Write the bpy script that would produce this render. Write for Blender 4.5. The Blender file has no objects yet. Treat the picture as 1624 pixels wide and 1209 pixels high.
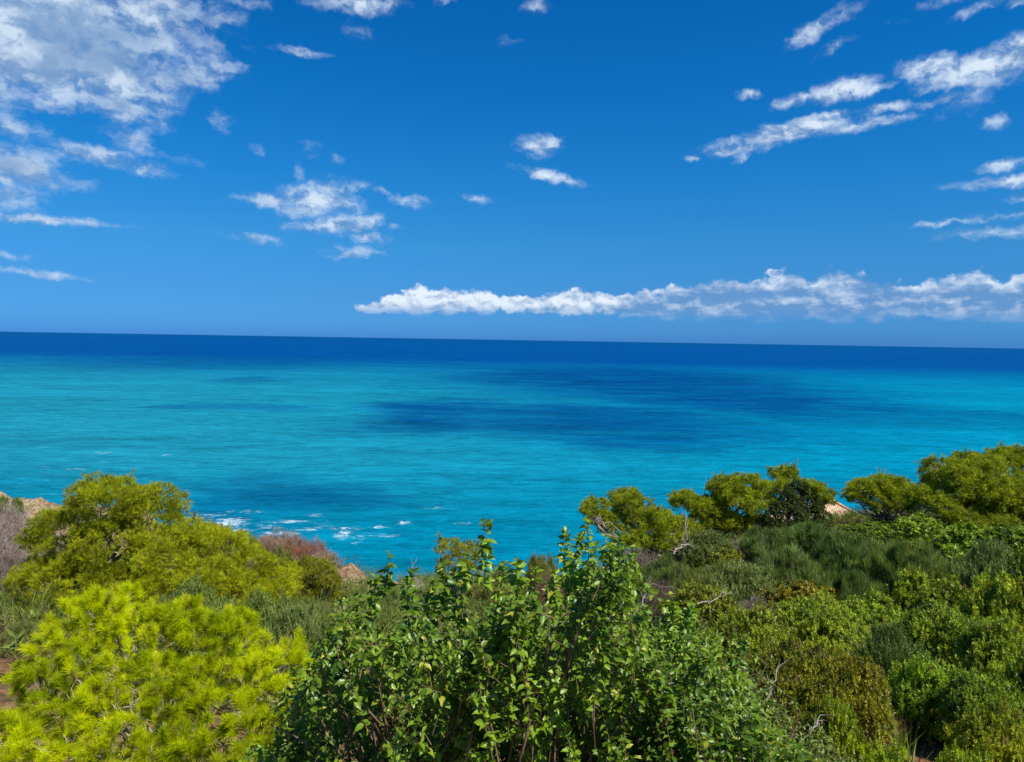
import bpy, math, random
import numpy as np
from mathutils import Vector, Matrix, Euler

R = math.radians
rng = np.random.default_rng(11)
random.seed(11)
sc = bpy.context.scene
col = sc.collection

# ------------------------------------------------------------------ camera
CAM_H = 30.0
FPX = 1181.0                      # focal length in photo pixels (1624 wide)
cam_d = bpy.data.cameras.new('camera')
cam = bpy.data.objects.new('camera', cam_d)
col.objects.link(cam)
cam_d.sensor_width = 36.0
cam_d.lens = 36.0 * FPX / 1624.0
cam_d.clip_start = 0.05
cam_d.clip_end = 200000.0
RM = Matrix.Rotation(R(90 - 3.17), 3, 'X') @ Matrix.Rotation(R(0.95), 3, 'Z')
cam.matrix_world = Matrix.Translation((0, 0, CAM_H)) @ RM.to_4x4()
sc.camera = cam
RN = np.array(RM)
CP = np.array((0, 0, CAM_H))


def ray(px, py):
    v = RN @ np.array(((px - 812) / FPX, -(py - 604.5) / FPX, -1.0))
    return v / v[1]


def P(px, py, d):
    """world point seen at photo pixel px,py at forward distance d metres"""
    return CP + ray(px, py) * d


def sea_at(px, py):
    r = ray(px, py)
    return CP + r * (-CAM_H / r[2])


# ------------------------------------------------------------------ world, sun, exposure
SUN_EL, SUN_AZ = 56.0, 128.0      # degrees; azimuth clockwise from the view direction (+Y)
world = bpy.data.worlds.new('World')
sc.world = world
world.use_nodes = True
sc.view_settings.view_transform = 'Standard'
sc.view_settings.look = 'None'
EXPO = 0.5
sc.view_settings.exposure = EXPO
sc.view_settings.gamma = 1.0

sun_d = bpy.data.lights.new('sun', 'SUN')
sun_d.energy = 4.6
sun_d.angle = R(0.53)
sun_d.color = (1.0, 0.95, 0.86)
sun = bpy.data.objects.new('sun', sun_d)
col.objects.link(sun)
sdir = Vector((math.sin(R(SUN_AZ)) * math.cos(R(SUN_EL)), math.cos(R(SUN_AZ)) * math.cos(R(SUN_EL)), math.sin(R(SUN_EL))))
sun.rotation_euler = sdir.to_track_quat('Z', 'Y').to_euler()
sun.location = (0, -20, 60)


class NT:
    """short helper round a node tree"""
    def __init__(s, t):
        s.t = t
        t.nodes.clear()

    def n(s, kind, ins=None, **kw):
        nd = s.t.nodes.new(kind)
        for k, v in kw.items():
            setattr(nd, k, v)
        for k, v in (ins or {}).items():
            sk = nd.inputs[k]
            if hasattr(v, 'is_linked') or hasattr(v, 'links'):
                s.t.links.new(v, sk)
            else:
                sk.default_value = v
        return nd

    def m(s, op, a, b=None, c=None, clamp=False):
        ins = {0: a}
        if b is not None: ins[1] = b
        if c is not None: ins[2] = c
        nd = s.n('ShaderNodeMath', ins, operation=op)
        nd.use_clamp = clamp
        return nd.outputs[0]

    def vm(s, op, a, b=None):
        ins = {0: a}
        if b is not None: ins[1] = b
        return s.n('ShaderNodeVectorMath', ins, operation=op)

    def mr(s, v, a, b, c=0.0, d=1.0, smooth=True):
        nd = s.n('ShaderNodeMapRange', {0: v, 1: a, 2: b, 3: c, 4: d})
        nd.interpolation_type = 'SMOOTHSTEP' if smooth else 'LINEAR'
        return nd.outputs[0]

    def mix(s, f, a, b, blend='MIX'):
        nd = s.n('ShaderNodeMix', data_type='RGBA', blend_type=blend)
        for k, v in ((0, f), (6, a), (7, b)):
            sk = nd.inputs[k]
            if hasattr(v, 'links'):
                s.t.links.new(v, sk)
            else:
                sk.default_value = (*v, 1) if isinstance(v, tuple) and len(v) == 3 else v
        return nd.outputs[2]

    def noise(s, vec, scale, detail=4, rough=0.5, dist=0.0, dims='3D', lac=2.0):
        return s.n('ShaderNodeTexNoise', {'Vector': vec, 'Scale': scale, 'Detail': detail, 'Roughness': rough,
                                          'Distortion': dist, 'Lacunarity': lac}, noise_dimensions=dims)

    def rgb(s, c):
        nd = s.n('ShaderNodeRGB')
        nd.outputs[0].default_value = (*c, 1)
        return nd.outputs[0]


def srgb(r, g, b):
    f = lambda c: (c / 255 / 12.92) if c / 255 <= 0.04045 else ((c / 255 + 0.055) / 1.055) ** 2.4
    return (f(r), f(g), f(b))


SKY_TINT = [(0.0, (0.115, 0.47, 1.52)), (1.0, (0.01, 0.52, 1.1)), (0.04, (0.125, 0.50, 1.36)), (0.11, (.135, .495, 1.12)), (0.233, (0.135, 0.60, 1.08)), (0.39, (0.075, 0.65, 1.17)),
            (0.617, (.030, .645, 1.22)), (0.8, (.02, .61, 1.2))]

# clouds as photo px: centre x, y, half width, half height, rise angle, strength
CLOUDS = [
    # big bank, upper left
    (60, 20, 300, 66, 0, 1.7), (240, 20, 125, 50, 10, 1.3), (50, 105, 200, 62, 3, 1.5), (180, 110, 110, 70, -10, 1.4),
    (195, 165, 62, 32, -20, 1.1), (290, 122, 90, 22, 14, 1.0), (350, 108, 55, 10, 6, .8), (60, 60, 260, 60, 0, 1.4),
    # second bank, left edge
    (15, 262, 105, 36, -8, 1.15), (60, 285, 75, 20, 0, 1.0), (125, 243, 85, 14, -6, .8), (15, 308, 80, 22, 5, .8),
    (55, 348, 125, 8, 0, .8), (60, 433, 75, 5, -6, .55), (15, 406, 30, 5, 0, .4), (205, 217, 45, 17, -18, .8),
    (232, 269, 36, 13, 4, .9), (20, 205, 60, 22, -10, .55), (270, 248, 45, 7, -4, .4),
    # small ones
    (410, 235, 15, 9, -20, .7), (352, 189, 19, 13, -10, .6), (487, 236, 13, 9, -20, .4), (534, 247, 9, 7, -20, .4),
    (474, 277, 11, 12, 0, .35), (484, 84, 40, 6, -2, .7), (560, 3, 72, 18, 0, 1.2), (385, 2, 35, 9, 0, .7),
    (850, 14, 12, 7, 0, .3), (810, 65, 12, 6, 0, .3), (572, 52, 12, 9, 0, .25), (706, 3, 16, 7, 0, .4),
    # centre-left group
    (440, 320, 56, 12, -6, .9), (500, 316, 72, 24, 4, 1.15), (520, 300, 26, 17, 0, .9), (545, 326, 30, 12, 0, .8),
    (535, 358, 76, 14, 6, 1.0), (586, 375, 26, 10, 0, .9), (556, 405, 44, 12, 0, .7), (612, 306, 36, 8, -14, .6),
    (652, 320, 26, 8, -4, .6), (398, 380, 38, 9, -4, .75), (758, 317, 27, 8, 0, .6), (627, 360, 12, 5, 0, .4),
    (861, 230, 38, 16, 0, 1.1), (872, 280, 48, 9, -14, 1.0), (690, 427, 20, 7, 0, .6),
    # right streaks
    (1300, 42, 54, 14, 22, .95), (1326, 76, 26, 6, 20, .45), (1412, 35, 14, 5, 0, .4), (1186, 151, 22, 9, -4, 1.0), (1332, 143, 62, 17, 6, 1.35),
    (1262, 159, 44, 9, 12, 1.1), (1398, 138, 22, 8, 8, .8), (1245, 213, 128, 15, 9, 1.35), (1350, 202, 75, 8, 5, 1.0),
    (1322, 182, 60, 6, 4, .9), (1405, 172, 34, 7, 5, .75), (1478, 138, 36, 8, 10, .8), (1487, 160, 34, 9, 5, .8),
    (1532, 168, 32, 16, 15, .55), (1478, 106, 55, 18, -3, 1.25), (1545, 108, 90, 22, 4, 1.4), (1605, 98, 60, 32, 14, 1.5),
    (1595, 261, 46, 11, 0, .9), (1592, 290, 72, 9, 0, .9), (1622, 313, 22, 8, 0, .6), (1505, 353, 55, 5, 1, .8),
    (1590, 368, 70, 8, 0, .35), (1580, 191, 14, 10, 0, .45), (1175, 252, 11, 10, 0, .4), (1103, 252, 12, 4, 0, .6),
    (1560, 8, 34, 9, 16, .8), (1500, 2, 50, 7, 0, .6), (1612, 3, 22, 8, 0, .7), (1590, 340, 60, 5, 0, .35), (1578, 424, 30, 6, 0, .4),
]
# the cumulus bank on the horizon: flat base near y=498
BANK = [
    (600, 488, 40, 9), (645, 484, 48, 16), (668, 478, 34, 24), (710, 480, 48, 20), (762, 480, 46, 18), (815, 482, 44, 13),
    (862, 483, 42, 12), (912, 480, 46, 20), (965, 482, 40, 15), (1012, 484, 46, 20), (1060, 482, 56, 26),
    (1115, 482, 56, 30), (1155, 478, 50, 36), (1205, 480, 56, 34), (1250, 476, 56, 42), (1330, 474, 60, 44),
    (1390, 480, 56, 32), (1440, 482, 46, 24), (1495, 478, 46, 34), (1540, 474, 46, 44), (1590, 480, 46, 32), (1645, 476, 60, 44),
    (1750, 478, 90, 40), (1231, 433, 16, 6),
]


def azel(px, py):
    r = ray(px, py)
    return math.degrees(math.atan2(r[0], r[1])), math.degrees(math.atan2(r[2], math.hypot(r[0], r[1])))


def build_world():
    t = NT(world.node_tree)
    S = 0.10
    K = 2 ** -EXPO
    sky = t.n('ShaderNodeTexSky', sky_type='NISHITA', sun_disc=False)
    sky.sun_elevation = R(SUN_EL)
    sky.sun_rotation = R(SUN_AZ)
    sky.altitude = 0
    sky.air_density = 1.0
    sky.dust_density = 0.35
    sky.ozone_density = 3.0
    tc = t.n('ShaderNodeTexCoord')
    sep = t.n('ShaderNodeSeparateXYZ', {0: tc.outputs['Generated']})
    x, y, z = sep.outputs
    az = t.m('MULTIPLY', t.m('ARCTAN2', x, y), 57.29578)
    el = t.m('MULTIPLY', t.m('ARCSINE', z), 57.29578)
    # clear, deeply blue air: correction of the standard atmosphere by elevation
    rp = t.n('ShaderNodeValToRGB', {0: t.mr(el, 0.0, 30.0, smooth=False)})
    els = rp.color_ramp.elements
    for i, (pos, c) in enumerate(SKY_TINT):
        e = els[i] if i < 2 else els.new(pos)
        e.position = pos
        e.color = (*[v * K for v in c], 1)
    skyc = t.mix(1.0, sky.outputs[0], rp.outputs[0], 'MULTIPLY')
    skyc = t.mix(t.mr(el, -0.02, -1.0, smooth=False), skyc, (0.1 * K, 0.9 * K, 2.4 * K))
    bg0 = t.n('ShaderNodeBackground', {'Color': skyc, 'Strength': S})

    p0 = t.n('ShaderNodeCombineXYZ', {0: az, 1: el, 2: 0.0}).outputs[0]

    def wob(src, scale, det, ax, ay):
        w = t.noise(src, scale, det, 0.55, dims='2D')
        return t.vm('MULTIPLY', t.vm('SUBTRACT', w.outputs['Color'], (0.5, 0.5, 0.5)).outputs[0], (ax, ay, 0.0)).outputs[0]
    pw = t.vm('ADD', p0, wob(p0, 0.5, 3, 1.5, 0.75)).outputs[0]
    pw = t.vm('ADD', pw, wob(p0, 2.4, 2, 0.35, 0.25)).outputs[0]

    def field(lst, vec, kx=1.2, ky=1.25):
        F = None
        for (cx, cy, rx, ry, *rest) in lst:
            ang = rest[0] if rest else 0
            st = rest[1] if rest else 1.2
            a0, e0 = azel(cx, cy)
            a1, _ = azel(cx + 1, cy)
            _, e1 = azel(cx, cy - 1)
            # each ellipse waits for the one before, so that the shader never holds them all at once
            vk = vec if F is None else t.n('ShaderNodeVectorMath', {0: F, 1: (1e-7, 1e-7, 0), 2: vec}, operation='MULTIPLY_ADD').outputs[0]
            mp = t.n('ShaderNodeMapping', {'Vector': vk, 'Location': (a0, e0, 0), 'Rotation': (0, 0, R(ang)),
                                           'Scale': (rx * kx * (a1 - a0), ry * ky * (e1 - e0), 1)}, vector_type='TEXTURE')
            ln = t.vm('LENGTH', mp.outputs[0]).outputs['Value']
            f = t.m('MULTIPLY_ADD', ln, -st, st)
            F = f if F is None else t.m('MAXIMUM', F, f)
        return F

    def fb(off):
        q = t.vm('MULTIPLY', t.vm('ADD', pw, off).outputs[0], (0.6, 1.0, 1.0)).outputs[0]
        return t.noise(q, 0.62, 8, 0.60, 0.0, dims='2D', lac=2.1).outputs[0]
    n1 = fb((0, 0, 0))
    n2 = fb((0.35, 0.6, 0))

    def cumulus(lst):
        F = field(lst, pw)
        dens = t.m('ADD', F, t.m('MULTIPLY', t.m('SUBTRACT', n1, 0.50), 2.2))
        a = t.mr(dens, -0.22, 1.35)
        a = t.m('MULTIPLY', a, t.mr(F, -0.45, 0.25))
        lit = t.m('ADD', t.m('MULTIPLY', t.m('SUBTRACT', n1, n2), 4.2), 0.66, clamp=True)
        thick = t.mr(F, 0.35, 1.1)
        big = t.noise(t.vm('ADD', pw, (7.0, 3.0, 2.0)).outputs[0], 0.20, 5, 0.55, dims='2D').outputs[0]
        shade = t.m('MULTIPLY', t.m('MULTIPLY', thick, t.mr(big, 0.38, 0.56)), t.mr(az, -14.0, -19.0))
        lit = t.m('MULTIPLY', lit, t.m('SUBTRACT', 1.0, t.m('MULTIPLY', shade, 0.85)))
        lit = t.m('MULTIPLY', lit, t.mr(az, -8.0, -22.0, 1.0, 0.80))
        cc = t.mix(lit, (0.21 * K, 0.36 * K, 0.61 * K), (0.74 * K, 0.87 * K, 1.0 * K))
        sc_ = t.vm('SCALE', cc); sc_.inputs['Scale'].default_value = 1.0 / S
        o = t.mix(t.m('MULTIPLY', a, 0.95), skyc, sc_.outputs[0])
        return t.n('ShaderNodeBackground', {'Color': o, 'Strength': S})

    def bank():
        pb = t.vm('ADD', p0, wob(p0, 1.0, 4, 0.9, 0.7)).outputs[0]
        q = t.vm('MULTIPLY', pb, (0.8, 1.1, 1.0)).outputs[0]
        vo = t.n('ShaderNodeTexVoronoi', {'Vector': q, 'Scale': 1.1, 'Detail': 2.0, 'Roughness': 0.5, 'Smoothness': 0.6}, feature='SMOOTH_F1', voronoi_dimensions='2D')
        q2 = t.vm('ADD', q, (0.12, 0.32, 0)).outputs[0]
        vo2 = t.n('ShaderNodeTexVoronoi', {'Vector': q2, 'Scale': 1.1, 'Detail': 2.0, 'Roughness': 0.5, 'Smoothness': 0.6}, feature='SMOOTH_F1', voronoi_dimensions='2D')
        G = field(BANK, pb, 1.15, 1.25)
        e_base = azel(1100, 499)[1]
        bil = t.m('SUBTRACT', 0.5, vo.outputs['Distance'])
        db = t.m('ADD', G, t.m('MULTIPLY', bil, 0.4))
        ab = t.mr(db, 0.0, 0.34)
        nb = t.noise(t.vm('MULTIPLY', p0, (0.4, 1.3, 1.0)).outputs[0], 0.8, 5, 0.6, dims='2D').outputs[0]
        wbase = t.m('ADD', el, t.m('MULTIPLY', t.m('SUBTRACT', nb, 0.5), 0.8))
        ab = t.m('MULTIPLY', ab, t.mr(wbase, e_base - 0.7, e_base + 0.45))
        rel = t.m('SUBTRACT', vo2.outputs['Distance'], vo.outputs['Distance'])
        crest = t.mr(db, 0.62, 0.12)
        greyr = t.mr(az, 4.0, 11.0)
        # left: bright heaped tops; right: a soft grey-blue bank, lit only here and there along the crests
        nsel = t.noise(t.vm('MULTIPLY', p0, (0.5, 0.6, 1.0)).outputs[0], 0.45, 2, 0.5, dims='2D').outputs[0]
        ll = t.m('ADD', t.m('MULTIPLY', rel, 0.9), t.m('MULTIPLY_ADD', t.m('SUBTRACT', nb, 0.5), 1.6, 0.82))
        rl = t.m('ADD', t.m('MULTIPLY', t.m('MULTIPLY', crest, t.mr(nsel, 0.42, 0.60)), 0.75),
                 t.m('ADD', t.m('MULTIPLY', rel, 0.4), t.m('MULTIPLY_ADD', t.m('SUBTRACT', nb, 0.5), 2.0, 0.13)))
        hgt = t.mr(el, e_base - 0.2, e_base + 0.8)
        litb = t.m('ADD', t.m('MULTIPLY', ll, t.m('SUBTRACT', 1.0, greyr)), t.m('MULTIPLY', rl, greyr), clamp=True)
        litb = t.m('MULTIPLY', litb, t.m('MULTIPLY_ADD', hgt, 0.5, 0.5))
        bcol = t.mix(litb, (0.17 * K, 0.33 * K, 0.61 * K), (0.82 * K, 0.92 * K, 1.03 * K))
        op = t.m('SUBTRACT', 0.97, t.m('MULTIPLY', greyr, t.m('MULTIPLY_ADD', litb, -0.30, 0.32)))
        sc_ = t.vm('SCALE', bcol); sc_.inputs['Scale'].default_value = 1.0 / S
        o = t.mix(t.m('MULTIPLY', ab, op), skyc, sc_.outputs[0])
        return t.n('ShaderNodeBackground', {'Color': o, 'Strength': S})

    # the cloudy part of the sky: split into sectors so that each direction only works out its own clouds
    def gt(v, lim): return t.m('GREATER_THAN', v, lim)
    def msh(f, a, b): return t.n('ShaderNodeMixShader', {0: f, 1: a.outputs[0], 2: b.outputs[0]})
    left = [c for c in CLOUDS if c[0] - c[2] * 1.6 < 420]
    midc = [c for c in CLOUDS if c[0] + c[2] * 1.6 > 380 and c[0] - c[2] * 1.6 < 960]
    rig = [c for c in CLOUDS if c[0] + c[2] * 1.6 > 940]
    a1 = azel(400, 300)[0]; a2 = azel(950, 300)[0]
    cum = msh(gt(az, a1), cumulus(left), msh(gt(az, a2), cumulus(midc), cumulus(rig)))
    e_split = azel(1100, 418)[1]
    inband = t.m('MULTIPLY', gt(az, azel(540, 480)[0]), t.m('LESS_THAN', el, e_split))
    cl = msh(inband, cum, bank())
    insec = t.m('MULTIPLY', t.m('MULTIPLY', gt(el, 0.0), t.m('LESS_THAN', el, 38.0)), t.m('LESS_THAN', t.m('ABSOLUTE', az), 48.0))
    fin = msh(insec, bg0, cl)
    t.n('ShaderNodeOutputWorld', {'Surface': fin.outputs[0]})
    world.cycles.sampling_method = 'MANUAL'
    world.cycles.sample_map_resolution = 512


build_world()

# ------------------------------------------------------------------ helpers
def vnoise(x, y, seed=0):
    xi = np.floor(x).astype(np.int64); yi = np.floor(y).astype(np.int64)
    xf = x - xi; yf = y - yi
    u = xf * xf * (3 - 2 * xf); v = yf * yf * (3 - 2 * yf)

    def h(a, b):
        n = (a * 374761393 + b * 668265263 + seed * 1442695041) & 0x7fffffff
        n = ((n ^ (n >> 13)) * 1274126177) & 0x7fffffff
        return ((n ^ (n >> 16)) & 0xffff) / 65535.0
    return (h(xi, yi) * (1 - u) + h(xi + 1, yi) * u) * (1 - v) + (h(xi, yi + 1) * (1 - u) + h(xi + 1, yi + 1) * u) * v


def fbm(x, y, o=4, seed=0):
    s = 0; a = 0.5; t = 0
    for i in range(o):
        s = s + a * vnoise(x * 2 ** i, y * 2 ** i, seed + i); t += a; a *= 0.5
    return s / t - 0.5


def sstep(a, b, x):
    t = np.clip((x - a) / (b - a), 0, 1)
    return t * t * (3 - 2 * t)


def edge_y(x):
    return np.interp(x, [-160, -60, -40, -25, -14, -6, 2, 10, 20, 30, 60, 160], [120, 82, 66, 54, 47, 40, 36, 44, 62, 76, 82, 84])


def ground_z(x, y):
    x = np.asarray(x, float); y = np.asarray(y, float)
    z = np.interp(y, [-60, -10, 0, 8, 14, 20, 30, 40, 55, 90], [30, 27.5, 26, 25.5, 24.2, 22.2, 19.0, 16.6, 15.0, 12])
    z = z + 2.6 * sstep(2, 12, x) * sstep(20, 30, y) * (1 - sstep(46, 60, y))
    z = z + 1.5 * sstep(14, 26, x) * sstep(16, 26, y) * (1 - sstep(46, 60, y))
    z = z - 5.0 * sstep(4, 10, x) * sstep(43, 54, y)
    # rocky headland on the left
    z = z + 1.9 * np.exp(-(((x + 38) / 11) ** 2 + ((y - 56) / 8) ** 2))
    z = z + 1.0 * (1 + 2.2 * fbm(x * .7, y * .7, 4, 63)) * np.exp(-(((x + 8.4) / 2.2) ** 2 + ((y - 37) / 2.2) ** 2))
    z = z + 0.9 * fbm(x * 0.12, y * 0.12, 4, 3) * sstep(4, 14, y)
    z = z + 0.25 * fbm(x * 0.9, y * 0.9, 3, 9)
    rk = sstep(40, 46, y) * (1 - sstep(2, 6, x))
    zz = z + 2.0 * fbm(x * 0.35, y * 0.35, 5, 31)
    zz = np.floor(zz / 0.55) * 0.55 + 0.55 * sstep(0.55, 0.95, (zz / 0.55) % 1.0) + 0.9 * fbm(x * 1.1, y * 1.6, 4, 41)
    z = z * (1 - rk) + zz * rk
    s = y - edge_y(x) - 3.5 * fbm(x * 0.15, y * 0.05, 4, 21)
    f = sstep(0, 14, s)
    # ledges in the cliff
    zc = z * (1 - f) + (-4) * f
    led = np.abs(((zc * 0.8 + 2 * fbm(x * .1, y * .1, 3, 5)) % 1.0) - 0.5)
    zc = zc + (led - 0.25) * 1.3 * sstep(0.02, 0.15, f) * (1 - sstep(0.85, 1, f))
    return zc


def gz(x, y):
    return float(ground_z(np.array([x]), np.array([y]))[0])


def set_mesh(name, V, F, mat, parent=None, rnd=None, smooth=False):
    """V (n,3) float, F (m,k) int with equal k, or a list of such arrays"""
    me = bpy.data.meshes.new(name)
    Fs = F if isinstance(F, list) else [F]
    Fs = [f for f in Fs if len(f)]
    me.vertices.add(len(V))
    me.vertices.foreach_set('co', np.ascontiguousarray(V, dtype=np.float32).ravel())
    li = np.concatenate([f.ravel() for f in Fs]).astype(np.int32)
    cnt = np.concatenate([np.full(len(f), f.shape[1]) for f in Fs])
    st = np.concatenate([[0], np.cumsum(cnt)[:-1]]).astype(np.int32)
    me.loops.add(len(li)); me.loops.foreach_set('vertex_index', li)
    me.polygons.add(len(cnt)); me.polygons.foreach_set('loop_start', st)
    me.update(calc_edges=True)
    if smooth:
        me.polygons.foreach_set('use_smooth', np.ones(len(cnt), bool))
    if rnd is not None:
        at = me.attributes.new('rnd', 'FLOAT', 'POINT')
        at.data.foreach_set('value', np.ascontiguousarray(rnd, dtype=np.float32))
    for m in (mat if isinstance(mat, (list, tuple)) else [mat]):
        me.materials.append(m)
    o = bpy.data.objects.new(name, me)
    col.objects.link(o)
    if parent is not None:
        o.parent = parent
    return o


def tag(o, label=None, cat=None, group=None, kind=None):
    if label: o['label'] = label
    if cat: o['category'] = cat
    if group: o['group'] = group
    if kind: o['kind'] = kind
    return o


def thing(name, loc, label, cat, group=None):
    o = bpy.data.objects.new(name, None)
    col.objects.link(o)
    o.location = loc
    o.empty_display_size = 0.3
    return tag(o, label, cat, group)


def norm(v):
    return v / np.maximum(np.linalg.norm(v, axis=-1, keepdims=True), 1e-9)


def inst(tv, tf, pos, d, scale, up=None, roll=None):
    """merge copies of a template: its +Z goes along d, its +X lies across"""
    N = len(pos); d = norm(d)
    ref = rng.normal(size=(N, 3)) if up is None else up
    xa = norm(np.cross(ref, d)); ya = np.cross(d, xa)
    M = np.stack([xa, ya, d], axis=2)                       # columns
    s = np.broadcast_to(np.asarray(scale, float).reshape(-1, 1, 1), (N, 1, 1))
    V = np.einsum('nij,kj->nki', M, tv) * s + pos[:, None, :]
    F = (tf[None] + (np.arange(N) * len(tv))[:, None, None]).reshape(-1, tf.shape[1])
    return V.reshape(-1, 3), F, np.repeat(rng.random(N), len(tv))


class Tubes:
    def __init__(s): s.V = []; s.F = []; s.n = 0

    def add(s, pts, rad, sides=6):
        pts = np.asarray(pts, float); rad = np.asarray(rad, float)
        k = len(pts)
        tg = norm(np.gradient(pts, axis=0))
        ref = np.array([0.31, 0.87, 0.2]) if abs(tg[0][0]) > .5 else np.array([0.9, 0.2, 0.15])
        a = norm(np.cross(tg, ref)); b = np.cross(tg, a)
        th = np.arange(sides) * 2 * math.pi / sides
        ring = (a[:, None] * np.cos(th)[None, :, None] + b[:, None] * np.sin(th)[None, :, None]) * rad[:, None, None] + pts[:, None]
        s.V.append(ring.reshape(-1, 3))
        i = np.arange(k - 1)[:, None] * sides; j = np.arange(sides)[None]; j2 = (j + 1) % sides
        s.F.append(np.stack([i + j, i + j2, i + sides + j2, i + sides + j], axis=2).reshape(-1, 4) + s.n)
        s.n += k * sides

    def limb(s, a, b, r0, r1, wob=0.1, n=7, sag=0.0, sides=6):
        a = np.asarray(a, float); b = np.asarray(b, float)
        t = np.linspace(0, 1, n)[:, None]
        L = np.linalg.norm(b - a)
        p = a + (b - a) * t
        w = rng.normal(size=(n, 3)) * wob * L * 0.5
        w = w * (np.sin(t * math.pi))
        p = p + w; p[:, 2] += (np.sin(t * math.pi)[:, 0]) * sag * L
        s.add(p, r0 + (r1 - r0) * t[:, 0], sides)
        return p

    def build(s, name, mat, parent=None):
        return set_mesh(name, np.concatenate(s.V), np.concatenate(s.F), mat, parent, smooth=True)


# ------------------------------------------------------------------ materials
def mat_new(name):
    m = bpy.data.materials.new(name)
    m.use_nodes = True
    return m, NT(m.node_tree)


def leaf_mat(name, c1, c2, c3=None, p3=0.0, trans=0.35, rough=0.5, spec=0.3, tcol=None):
    """c1..c2 per leaf variation, a share p3 of leaves in colour c3"""
    m, t = mat_new(name)
    at = t.n('ShaderNodeAttribute', attribute_name='rnd')
    r = at.outputs['Fac']
    ge = t.n('ShaderNodeNewGeometry')
    nz = t.noise(ge.outputs['Position'], 1.7, 3, 0.6).outputs[0]
    f = t.m('ADD', t.m('MULTIPLY', r, 0.6), t.mr(nz, 0.35, 0.65, -0.1, 0.5), clamp=True)
    c = t.mix(f, c1, c2)
    if c3 is not None:
        r2 = t.m('FRACT', t.m('MULTIPLY', r, 37.31))
        c = t.mix(t.m('LESS_THAN', r2, p3), c, c3)
    oi = t.n('ShaderNodeObjectInfo')
    c = t.mix(1.0, c, oi.outputs['Color'], 'MULTIPLY')
    pr = t.n('ShaderNodeBsdfPrincipled', {'Base Color': c, 'Roughness': rough, 'Specular IOR Level': spec})
    tr = t.n('ShaderNodeBsdfTranslucent', {'Color': t.mix(1.0, c, tcol or (1.25, 1.2, 0.5), 'MULTIPLY')})
    mx = t.n('ShaderNodeMixShader', {0: trans, 1: pr.outputs[0], 2: tr.outputs[0]})
    t.n('ShaderNodeOutputMaterial', {0: mx.outputs[0]})
    return m


def bark_mat(name, c1, c2, scale=6):
    m, t = mat_new(name)
    ge = t.n('ShaderNodeNewGeometry')
    q = t.vm('MULTIPLY', ge.outputs['Position'], (1, 1, 0.3)).outputs[0]
    nz = t.noise(q, scale, 6, 0.65)
    c = t.mix(t.mr(nz.outputs[0], 0.35, 0.65), c1, c2)
    b = t.n('ShaderNodeBump', {'Height': nz.outputs[0], 'Strength': 0.5, 'Distance': 0.02})
    pr = t.n('ShaderNodeBsdfPrincipled', {'Base Color': c, 'Roughness': 0.85, 'Normal': b.outputs[0], 'Specular IOR Level': 0.2})
    t.n('ShaderNodeOutputMaterial', {0: pr.outputs[0]})
    return m


M = {}
M['pine'] = leaf_mat('pine_needles', (0.16, 0.20, 0.004), (0.50, 0.54, 0.010), (0.16, 0.11, 0.03), 0.04, trans=0.4)
M['pine_far'] = leaf_mat('far_pine_needles', (0.11, 0.155, 0.005), (0.42, 0.48, 0.012), trans=0.4)
M['lime'] = leaf_mat('young_pine_needles', (0.27, 0.36, 0.003), (0.76, 0.82, 0.004), (0.25, 0.18, 0.05), 0.05, trans=0.42, rough=0.5, spec=.2)
M['broad'] = leaf_mat('broad_leaves', (0.055, 0.125, 0.006), (0.26, 0.40, 0.022), (0.40, 0.42, 0.04), 0.04, trans=0.36, rough=0.38, spec=0.5)
M['broad_pale'] = leaf_mat('pale_broad_leaves', (0.09, 0.15, 0.02), (0.24, 0.31, 0.05), (0.4, 0.38, 0.14), 0.08, trans=0.38, rough=0.46, spec=0.4)
M['lentisk'] = leaf_mat('mastic_leaves', (0.095, 0.15, 0.009), (0.42, 0.49, 0.03), (0.17, 0.10, 0.03), 0.06, trans=0.3, rough=0.45, spec=0.4)
M['heath'] = leaf_mat('broom_shoots', (0.10, 0.155, 0.030), (0.29, 0.37, 0.085), (0.2, 0.17, 0.10), 0.12, trans=0.25, rough=0.6)
M['olive'] = leaf_mat('grey_green_leaves', (0.11, 0.155, 0.04), (0.28, 0.34, 0.11), trans=0.3, rough=0.5)
M['dark'] = leaf_mat('dark_evergreen_leaves', (0.03, 0.048, 0.010), (0.085, 0.11, 0.022), trans=0.3, rough=0.55, spec=0.2)
M['dead'] = leaf_mat('dry_twigs', (0.22, 0.16, 0.10), (0.44, 0.33, 0.22), (0.3, 0.12, 0.05), 0.12, trans=0.1, rough=0.8, tcol=(1, 1, 1))
M['grey'] = leaf_mat('grey_dry_twigs', (0.21, 0.175, 0.14), (0.42, 0.36, 0.30), trans=0.05, rough=0.8, tcol=(1, 1, 1))
M['bark'] = bark_mat('pine_bark', (0.16, 0.12, 0.09), (0.42, 0.37, 0.32))
M['twig'] = bark_mat('pale_twig_bark', (0.20, 0.17, 0.10), (0.44, 0.38, 0.26), 20)
M['stem'] = bark_mat('brown_stem_bark', (0.09, 0.05, 0.03), (0.25, 0.17, 0.11), 14)


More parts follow.
